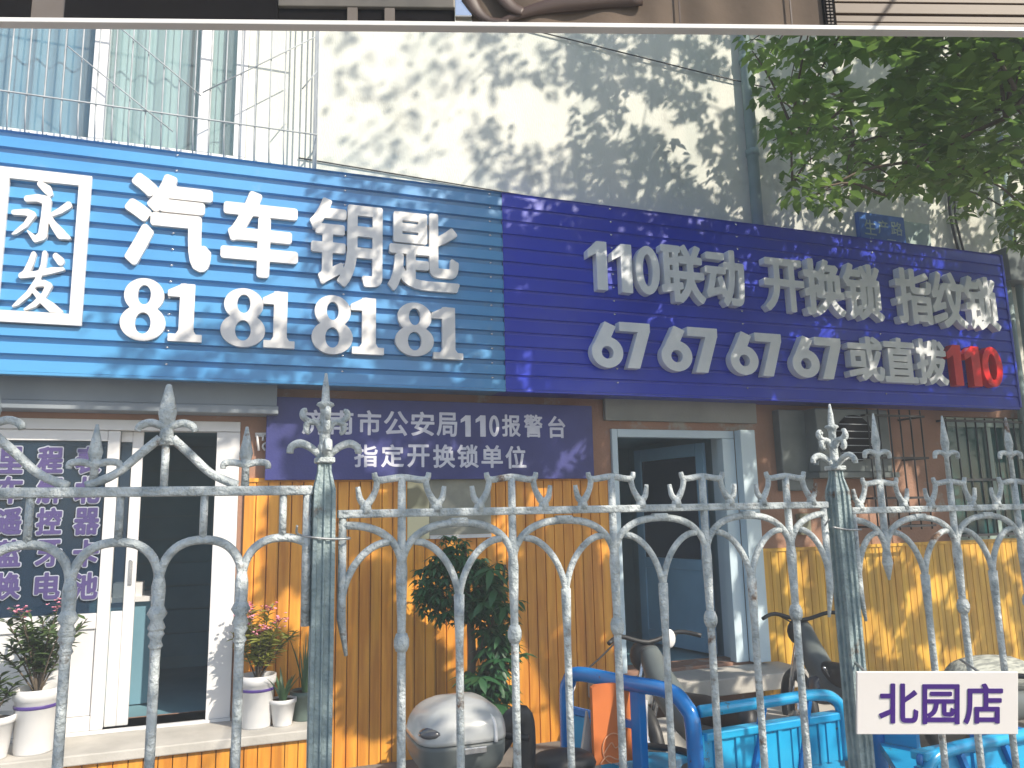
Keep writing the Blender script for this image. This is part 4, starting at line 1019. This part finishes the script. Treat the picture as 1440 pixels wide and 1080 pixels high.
# ================================================================ POTTED PLANTS
def leaf_into(mb, p, d, L, W, fold=.25, droop=.2, up=None):
    d = Vector(d).normalized(); s = d.cross(up or Vector((random.uniform(-.4, .4), random.uniform(-.4, .4), 1)))
    if s.length < .05: s = Vector((1, 0, 0))
    s.normalize(); n = s.cross(d); p = Vector(p)
    a = p + d * L * .30 - n * droop * L * .05; b = p + d * L * .65 - n * droop * L * .2; e = p + d * L - n * droop * L * .5
    mb.add([p, a + s * W * .48 + n * fold * W, b + s * W * .40 + n * fold * W - n * .02 * L, e, b - s * W * .40 + n * fold * W - n * .02 * L, a - s * W * .48 + n * fold * W, a, b],
           [(0, 6, 1), (6, 7, 2, 1), (7, 3, 2), (0, 5, 6), (5, 4, 7, 6), (4, 3, 7)], True)
def pot(parent, x, y, z, rt, rb, h, m, band=False):
    mb = MB(); mb.lathe((x, y, z), [(rb, 0), (rb * 1.02, .01), (rt * .97, h * .82), (rt * 1.05, h * .84), (rt * 1.06, h), (rt * .93, h), (rt * .90, h * .88)], 24); mb.build('pot', m, parent)
    mb = MB(); mb.lathe((x, y, z + h * .86), [(rt * .91, 0), (rt * .9, .012)], 20); mb.build('soil', MT['soil'], parent)
    if band:
        mb = MB(); r_ = lambda f: rb + (rt * .97 - rb) * f
        mb.lathe((x, y, z), [(r_(.86) + .002, h * .70), (r_(.86) + .004, h * .71), (r_(.92) + .004, h * .745), (r_(.92) + .002, h * .755)], 24); mb.build('band', MT['band'], parent)
def oleander(name, lab, x, y, z, rt, rb, h, H, spread, nfl, seed, band=True, nst=9, m=MT['leafpot'], lean=0):
    random.seed(seed); t = thing(name, lab, 'potted plant', (x, y, z)); pot(t, x, y, z, rt, rb, h, MT['pot'], band)
    st = MB(); lf = MB(); fl_ = MB(); tips = []
    for k in range(nst):
        a = random.uniform(0, 6.28); r_ = spread * random.uniform(.2, 1); hh = H * random.uniform(.55, 1)
        p0 = Vector((x, y, z + h * .85)); p2 = p0 + Vector((math.cos(a) * r_ + lean * hh, math.sin(a) * r_ * .7, hh)); p1 = p0 + (p2 - p0) * .5 + Vector((0, 0, hh * .1))
        st.tube([p0, p1, p2], [.006, .005, .003], 5, 4); tips.append(p2)
        for j in range(34):
            f = random.uniform(.30, 1.0); p = p0.lerp(p1, f * 2) if f < .5 else p1.lerp(p2, f * 2 - 1)
            b = random.uniform(0, 6.28); leaf_into(lf, p, (math.cos(b), math.sin(b), random.uniform(-.1, .9)), random.uniform(.06, .10), random.uniform(.018, .028))
    tips.sort(key=lambda p: -p.z)
    for p in tips[:nfl]:
        fl_ = MB()
        for j in range(16):
            q_ = p + Vector((random.gauss(0, .028), random.gauss(0, .028), random.gauss(.01, .022)))
            for i in range(4):
                b = random.uniform(0, 6.28); leaf_into(fl_, q_, (math.cos(b), math.sin(b), random.uniform(.1, .8)), .02, .016, .1)
        fl_.build('flower_head', MT['pink'], t)
    st.build('stem', MT['bark'], t); lf.build('foliage', m, t); return t
yp1 = -.30
p = at(47, 1052, yp1)
oleander('potted_oleander', 'leafy oleander with one pink flower head in a white pot before the glazed door', p.x, yp1, .40, .125, .105, .37, .52, .30, 2, 3, True, 18)
p = at(2, 1050, yp1 - .06)
oleander('potted_shrub', 'pale leafed shrub in a white pot at the left edge beside the oleander', p.x - .06, yp1 - .06, .40, .12, .09, .24, .30, .16, 0, 5, False, 7)
p = at(360, 1022, -.26)
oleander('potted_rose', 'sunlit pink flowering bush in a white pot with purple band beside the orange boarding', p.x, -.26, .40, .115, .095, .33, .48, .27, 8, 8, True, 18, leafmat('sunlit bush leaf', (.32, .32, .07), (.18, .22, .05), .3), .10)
def blades(name, lab, x, y, z, rt, rb, h, m, n, L, W, tilt):
    t = thing(name, lab, 'potted plant', (x, y, z)); pot(t, x, y, z, rt, rb, h, m)
    mb = MB()
    for k in range(n):
        a = 6.2832 * k / n + random.uniform(-.3, .3); l = L * random.uniform(.6, 1); tl = tilt * random.uniform(.4, 1.2)
        d0 = Vector((math.cos(a), math.sin(a), 0)); s = Vector((-d0.y, d0.x, 0)); rows = []
        for i in range(6):
            f = i / 5; c = Vector((x, y, z + h * .85)) + d0 * (l * tl * f ** 1.4 + .015) + Vector((0, 0, l * (f - .25 * tl * f * f))); w_ = W * (1 - f) ** .7 + .001
            rows.append([c - s * w_ + d0 * -.2 * w_, c + d0 * .1 * w_, c + s * w_ + d0 * -.2 * w_])
        mb.sheet(rows)
    mb.build('blades', MT['aloe'], t); return t
p = at(397, 1018, -.30)
blades('potted_aloe', 'spiky aloe in a small white pot right of the pink flowering bush', p.x, -.30, .40, .085, .06, .17, MT['pot'], 13, .24, .018, .6)
p = at(424, 1018, -.24)
blades('potted_spider_plant', 'tall thin bladed plant in a dark grey green pot close to the fence post', p.x + .02, -.20, .40, .095, .075, .19, MT['greenpot'], 12, .50, .008, .35)

# big dark climbing plant / money tree by the wall
random.seed(11)
mt_ = thing('money_tree', 'tall dark green potted tree with glossy hand shaped leaves against the orange boarding', 'potted tree', (at(655, 1000, -.55).x, -.55, 0))
bx_, by_ = mt_.location.x, -.55
pot(mt_, bx_, by_, 0, .2, .15, .34, MT['greenpot'])
mb = MB(); mb.tube([(bx_, by_, .3), (bx_ + .05, by_, .8), (bx_ + .02, by_ + .02, 1.3), (bx_, by_, 1.55)], [.035, .03, .022, .012], 8, 5)
mb.tube([(bx_ + .04, by_, .7), (bx_ + .22, by_ - .05, 1.1), (bx_ + .28, by_ - .08, 1.4)], [.02, .015, .008], 7, 4); mb.build('trunk', MT['bark'], mt_)
mb = MB()
def palm(c, L, k=6):
    a0 = random.uniform(0, 6.28)
    for i in range(k):
        a = a0 + i * 6.2832 / k + random.uniform(-.2, .2); leaf_into(mb, c, (math.cos(a), math.sin(a) * .8 - .25, random.uniform(-.8, .15)), L * random.uniform(.75, 1.1), L * .34, .12, .6)
cc = at(640, 822, by_)
for k in range(420):
    v = Vector((random.gauss(0, 1), random.gauss(0, 1), random.gauss(0, 1))).normalized() * random.uniform(.3, 1) ** .5
    palm(cc + Vector((v.x * .30, v.y * .18, v.z * .27)), .075, 5)
for px, py, n, L, sx, sz in ((690, 840, 60, .12, .11, .14), (700, 900, 60, .13, .10, .15), (690, 950, 60, .13, .14, .14), (668, 985, 50, .12, .18, .08), (640, 760, 12, .08, .08, .05)):
    c = at(px, py, by_ - .06)
    for k in range(n): palm(c + Vector((random.gauss(0, sx * .6), random.gauss(0, .06), random.gauss(0, sz * .6))), L * random.uniform(.7, 1.1), 6)
for px, py in ((697, 828), (712, 852), (683, 846), (676, 952), (700, 990), (690, 800)): palm(at(px, py, by_ - .26), .17, 6)
mb.build('foliage', MT['leafdark'], mt_)

# ================================================================ STREET TREE
random.seed(21)
tr = thing('street_tree', 'leafy street tree whose branches hang over the sign at upper right', 'tree', (7.2, -5.6, 0))
LM = (
    # y of the shaded plane, x0, x1, z0, z1, cover, nearest, farthest, clump scale
    (-.35, 1.95, 8.5, 2.6, 4.5, 3.2, 3.0, 5.5, 2.2, .03),
    (-.35, 1.75, 3.3, 2.6, 4.5, 2.8, 3.2, 6.0, 1.6, -.15),
    (-.35, .7, 1.95, 2.6, 4.5, 1.7, 3.5, 6.5, 2.2, .05),
    (-.35, -.7, .9, 2.6, 3.15, 1.3, 4.5, 7.0, 1.8, .08),
    (0, 3.0, 13, 4.3, 8.0, 2.4, 2.4, 5.5, 1.8, .05),
    (0, .8, 2.1, 4.35, 7.0, .45, 6.0, 10.0, 1.8, .05),
    (0, 2.1, 3.0, 4.35, 7.0, 1.2, 4.0, 8.0, 1.8, .05),
    (0, .45, 3.1, .2, 2.75, 5.4, 4.8, 6.0, 1.8, .19),
    (0, 3.0, 11, -.2, 2.75, 5.6, 4.2, 6.0, 2.6, .18),
    (-4.15, -1.6, 3.4, .2, 2.25, 1.6, 2.2, 4.6, 2.6, .02),
    (-2.6, .3, 4.5, .3, 1.1, .6, 4.2, 7.5, 1.8, .1))
crown_ = MB(); twigs = []
def allowed(px, py):
    if px < -40 or px > 1480 or py < -40 or py > 1120: return True
    if 1186 < px < 1330 and 276 < py < 360: return False
    if px > 1040 and py < 350:
        f = noise.noise(Vector((px * .012, py * .016, 3.1))) * .5 + .5
        lim = 110 + (px - 1040) * 2.6 if px < 1115 else 300 + (px - 1115) * .15
        return py < lim + 120 * (f - .45) and f > .27
    return False
cnt = 0
for (Y, X0, X1, za, zb, tau, tmin, tmax, sc_, gap) in LM:
    n = int((X1 - X0) * (zb - za) * tau / .0021)
    for k in range(n):
        X = random.uniform(X0 - .2, X1); Z = random.uniform(za, zb)
        nz = noise.noise(Vector((X * sc_, Z * sc_, X0))) + .7 * noise.noise(Vector((X * sc_ * 2.7, Z * sc_ * 2.7, 7.7)))
        if nz < random.uniform(-.30, -.02) + gap: continue
        P0 = Vector((X, Y, Z)); ok = False; pl = Vector(cp.matrix_world.translation)
        for tries in range(6):
            t = random.uniform(tmin, tmax); p = P0 + SUN * t
            if (p - Vector(CAM)).length < 1.2: continue
            if ((p - pl) - SUN * (p - pl).dot(SUN)).length < .30: continue
            if allowed(*proj(p)): ok = True; break
        if not ok: continue
        cnt += 1
        if cnt % 150 == 0: twigs.append(p.copy())
        a = random.uniform(0, 6.28); L = random.uniform(.075, .125); W_ = L * .30
        d_ = Vector((math.cos(a), math.sin(a), random.uniform(-.9, .3))).normalized(); s_ = d_.cross(Vector((random.uniform(-.6, .6), random.uniform(-.6, .6), 1))).normalized()
        crown_.add([p, p + d_ * L * .4 + s_ * W_, p + d_ * L, p + d_ * L * .4 - s_ * W_], [(0, 1, 2, 3)])
# the part of the crown that hangs in view
vis = 0
clumps = []
for k in range(300):
    px = random.uniform(1055, 1540); py = random.uniform(20, 345); y = random.uniform(-2.6, -.7)
    if allowed(px, py) and random.random() < (.35 + .65 * min(1, (px - 1060) / 200)): clumps.append(at(px, py, y))
for c in clumps:
    for j in range(30):
        p = c + Vector((random.gauss(0, .13), random.gauss(0, .11), random.gauss(0, .06)))
        if not allowed(*proj(p)): continue
        a = random.uniform(0, 6.28); L = random.uniform(.07, .12); leaf_into(crown_, p, (math.cos(a), math.sin(a), random.uniform(-.7, .1)), L, L * .5, .12, .5)
        vis += 1
    twigs.append(c)
print('leaves', cnt, vis, len(clumps))
crown_.build('crown', MT['leaf'], tr)
br = MB(); T0 = Vector((7.2, -5.6, 0))
mbt = MB(); mbt.tube([T0, T0 + Vector((-.05, 0, 1.2)), T0 + Vector((-.2, .1, 2.6)), T0 + Vector((-.3, .1, 4.0)), T0 + Vector((-.2, .3, 6.5))], [.24, .19, .17, .14, .06], 14, 6); mbt.build('trunk', MT['bark'], tr)
hub = [T0 + Vector((-.3, .1, 3.6)), T0 + Vector((-.3, .1, 4.2)), T0 + Vector((-.2, .2, 5.2))]
nodes = []
for k, tgt in enumerate([Vector((5.2, -2.2, 4.6)), Vector((4.2, -3.4, 5.4)), Vector((6.6, -1.8, 5.0)), Vector((3.4, -4.2, 5.2)), Vector((8.2, -2.6, 5.6)), Vector((5.6, -3.6, 6.4)), Vector((2.8, -3.0, 6.0))]):
    h = hub[k % 3]; mid = h.lerp(tgt, .5) + Vector((0, 0, .45))
    br.tube([h, mid, tgt], [.075, .045, .015], 8, 6); nodes += [h.lerp(mid, .5), mid, mid.lerp(tgt, .4), mid.lerp(tgt, .7), tgt]
def crosses(a, b):
    return any(not allowed(*proj(a.lerp(b, f))) for f in (0, .2, .4, .6, .8, 1))
for p in twigs:
    best = min(nodes, key=lambda n_: (n_ - p).length)
    for n_ in sorted(nodes, key=lambda n_: (n_ - p).length)[:6]:
        if not crosses(n_, p): best = n_; break
    else: continue
    br.tube([best, best.lerp(p, .5) + Vector((0, 0, .06)), p], [.012, .008, .004], 5, 3)
    if random.random() < .5: nodes.append(p)
br.build('branches', MT['bark'], tr)

# ================================================================ TOP EDGE OF THE PRINTED BOARD, BUILT AS AN OVERHEAD SHELF
zt_ = 3.30
eL, eR = atz(0, 37, zt_), atz(1440, 50, zt_)
ed = (eR - eL); ed.z = 0; eu = ed.normalized(); en = Vector((-eu.y, eu.x, 0))
if en.y > 0: en = -en                      # towards the viewer
Lm = (eR - eL).length / 1440.0
def ebox(mb, p0, p1, n0, n1, z0, z1):
    a = eL + eu * (p0 * Lm); b = eL + eu * (p1 * Lm)
    return mb.add([q + en * n + Vector((0, 0, z)) for q in (a, b) for n in (n0, n1) for z in (z0, z1)],
                  [(0, 1, 3, 2), (4, 6, 7, 5), (0, 4, 5, 1), (2, 3, 7, 6), (0, 2, 6, 4), (1, 5, 7, 3)])
def epx(px, dz=0):                         # along-the-edge coordinate of a photo column
    lo_, hi_ = -400, 1900
    for _ in range(40):
        mid = (lo_ + hi_) / 2; q = eL + eu * (mid * Lm); q = Vector((q.x, q.y, zt_ + dz))
        if proj(q)[0] < px: lo_ = mid
        else: hi_ = mid
    return lo_
es = thing('overhead_board', 'long white edged board running across the top of the view', 'board', eL + eu * (720 * Lm))
mb = MB(); ebox(mb, -260, 1700, -.006, .030, -.004, .012); mb.build('white_edge', MT['white'], es, .002)
mb = MB()
for k in (-250, 1690):
    q = eL + eu * (k * Lm); mb.tube([(q.x, q.y, 0), (q.x, q.y, zt_)], .03, 10)
mb.build('upright', MT['irongreen'], es)
Zt = .013
cab = thing('dark_cabinet', 'black cabinet with a taupe strip resting on the left of the overhead board', 'cabinet', eL)
mb = MB(); ebox(mb, -240, epx(48), 0, .028, Zt, .3); ebox(mb, epx(96), epx(392), 0, .028, Zt, .3); mb.build('black_panel', MT['blackish'], cab)
mb = MB(); ebox(mb, epx(48) + .5, epx(96) - .5, 0.002, .024, Zt, .3); mb.build('taupe_strip', MT['taupe'], cab)
bxm = thing('metal_box', 'grey metal box on small feet upon the overhead board beside the black cabinet', 'box', eL + eu * (500 * Lm))
mb = MB(); ebox(mb, epx(393), epx(640), 0, .028, .062, .3); mb.build('casing', MT['metalbox'], bxm, .003)
mb = MB(); ebox(mb, epx(393), epx(640), .0, .016, Zt, .060); mb.build('recess', MT['blackish'], bxm)
for k in (490, 542):
    mb = MB(); ebox(mb, epx(k), epx(k + 14), .017, .026, Zt, .060); mb.build('foot', MT['taupe'], bxm)
mb = MB(); ebox(mb, epx(640) + .5, epx(664), 0, .028, Zt + .02, .3); mb.build('corner_post', MT['chrome'], bxm, .002)
clo = thing('beige_cloth', 'folded beige cloth hanging behind the brown strap on the overhead board', 'cloth', eL + eu * (950 * Lm))
rows = []; a_, b_ = epx(664), epx(1156)
for z in (Zt, .3):
    rows.append([eL + eu * ((a_ + (b_ - a_) * k / 120) * Lm) + en * (.010 + .006 * math.sin(k * .33 + .8 * math.sin(k * .09))) + Vector((0, 0, z)) for k in range(121)])
mb = MB(); mb.sheet(rows); rows2 = [[p - en * .006 for p in r_] for r_ in rows]; mb.sheet(rows2); mb.build('cloth', MT['beige'], clo)
for k in (954, 1110):
    mb = MB(); ebox(mb, epx(k), epx(k + 2), .018, .022, Zt, .3); mb.build('seam', MT['brown'], clo)
mb = MB()
def ep(px, n, z): return eL + eu * (epx(px, z) * Lm) + en * n + Vector((0, 0, z))
mb.tube([ep(660, .024, .10), ep(672, .024, .05), ep(690, .024, .022), ep(715, .024, .02)], [.03, .022, .014, .010], 10, 5, .4)
mb.tube([ep(690, .026, .16), ep(715, .026, .075), ep(735, .026, .05)], [.03, .026, .018], 10, 5, .4)
mb.tube([ep(700, .024, .015), ep(750, .024, .06), ep(800, .024, .085), ep(900, .024, .11)], [.006, .02, .028, .03], 10, 5, .4)
tag(mb.build('leather_strap', MT['brown']), 'dark brown curved leather strap draped before the beige cloth overhead', 'strap')
zp = thing('zip_strip', 'narrow black ribbed strip between beige cloth and cream drawers overhead', 'strip', eL + eu * (1164 * Lm))
mb = MB(); ebox(mb, epx(1157), epx(1171), 0, .026, Zt, .3); mb.build('strip', MT['blackish'], zp)
mb = MB()
for k in range(22): ebox(mb, epx(1160), epx(1163), .0262, .029, Zt + .004 + k * .012, Zt + .010 + k * .012); ebox(mb, epx(1165), epx(1168), .0262, .029, Zt + .004 + k * .012, Zt + .010 + k * .012)
mb.build('ribs', MT['taupe'], zp)
dw = thing('drawer_unit', 'cream drawer front with dark grooves at the right of the overhead board', 'drawers', eL + eu * (1300 * Lm))
mb = MB()
for z0, z1 in ((Zt, .024), (.027, .050), (.058, .095), (.10, .3)): ebox(mb, epx(1172), 1690, 0, .026, z0, z1)
mb.build('front', MT['cream'], dw, .002)
mb = MB(); ebox(mb, epx(1172), 1690, 0, .016, Zt, .3); mb.build('groove', MT['brown'], dw)

# ================================================================ HAZE ADDED TO IMITATE SURFACE GLARE
hz = MB(); hz.box(-15, 25, -16, 6, -1, 13)
hm = bpy.data.materials.new('pale haze'); hm.use_nodes = True; t = hm.node_tree
for n_ in list(t.nodes):
    if n_.type != 'OUTPUT_MATERIAL': t.nodes.remove(n_)
pv = t.nodes.new('ShaderNodeVolumePrincipled'); pv.inputs['Color'].default_value = (.88, .94, 1, 1); pv.inputs['Density'].default_value = .014; pv.inputs['Anisotropy'].default_value = .0
t.links.new(pv.outputs[0], t.nodes['Material Output'].inputs['Volume'])
ho = hz.build('glare_haze', hm); ho['kind'] = 'stuff'
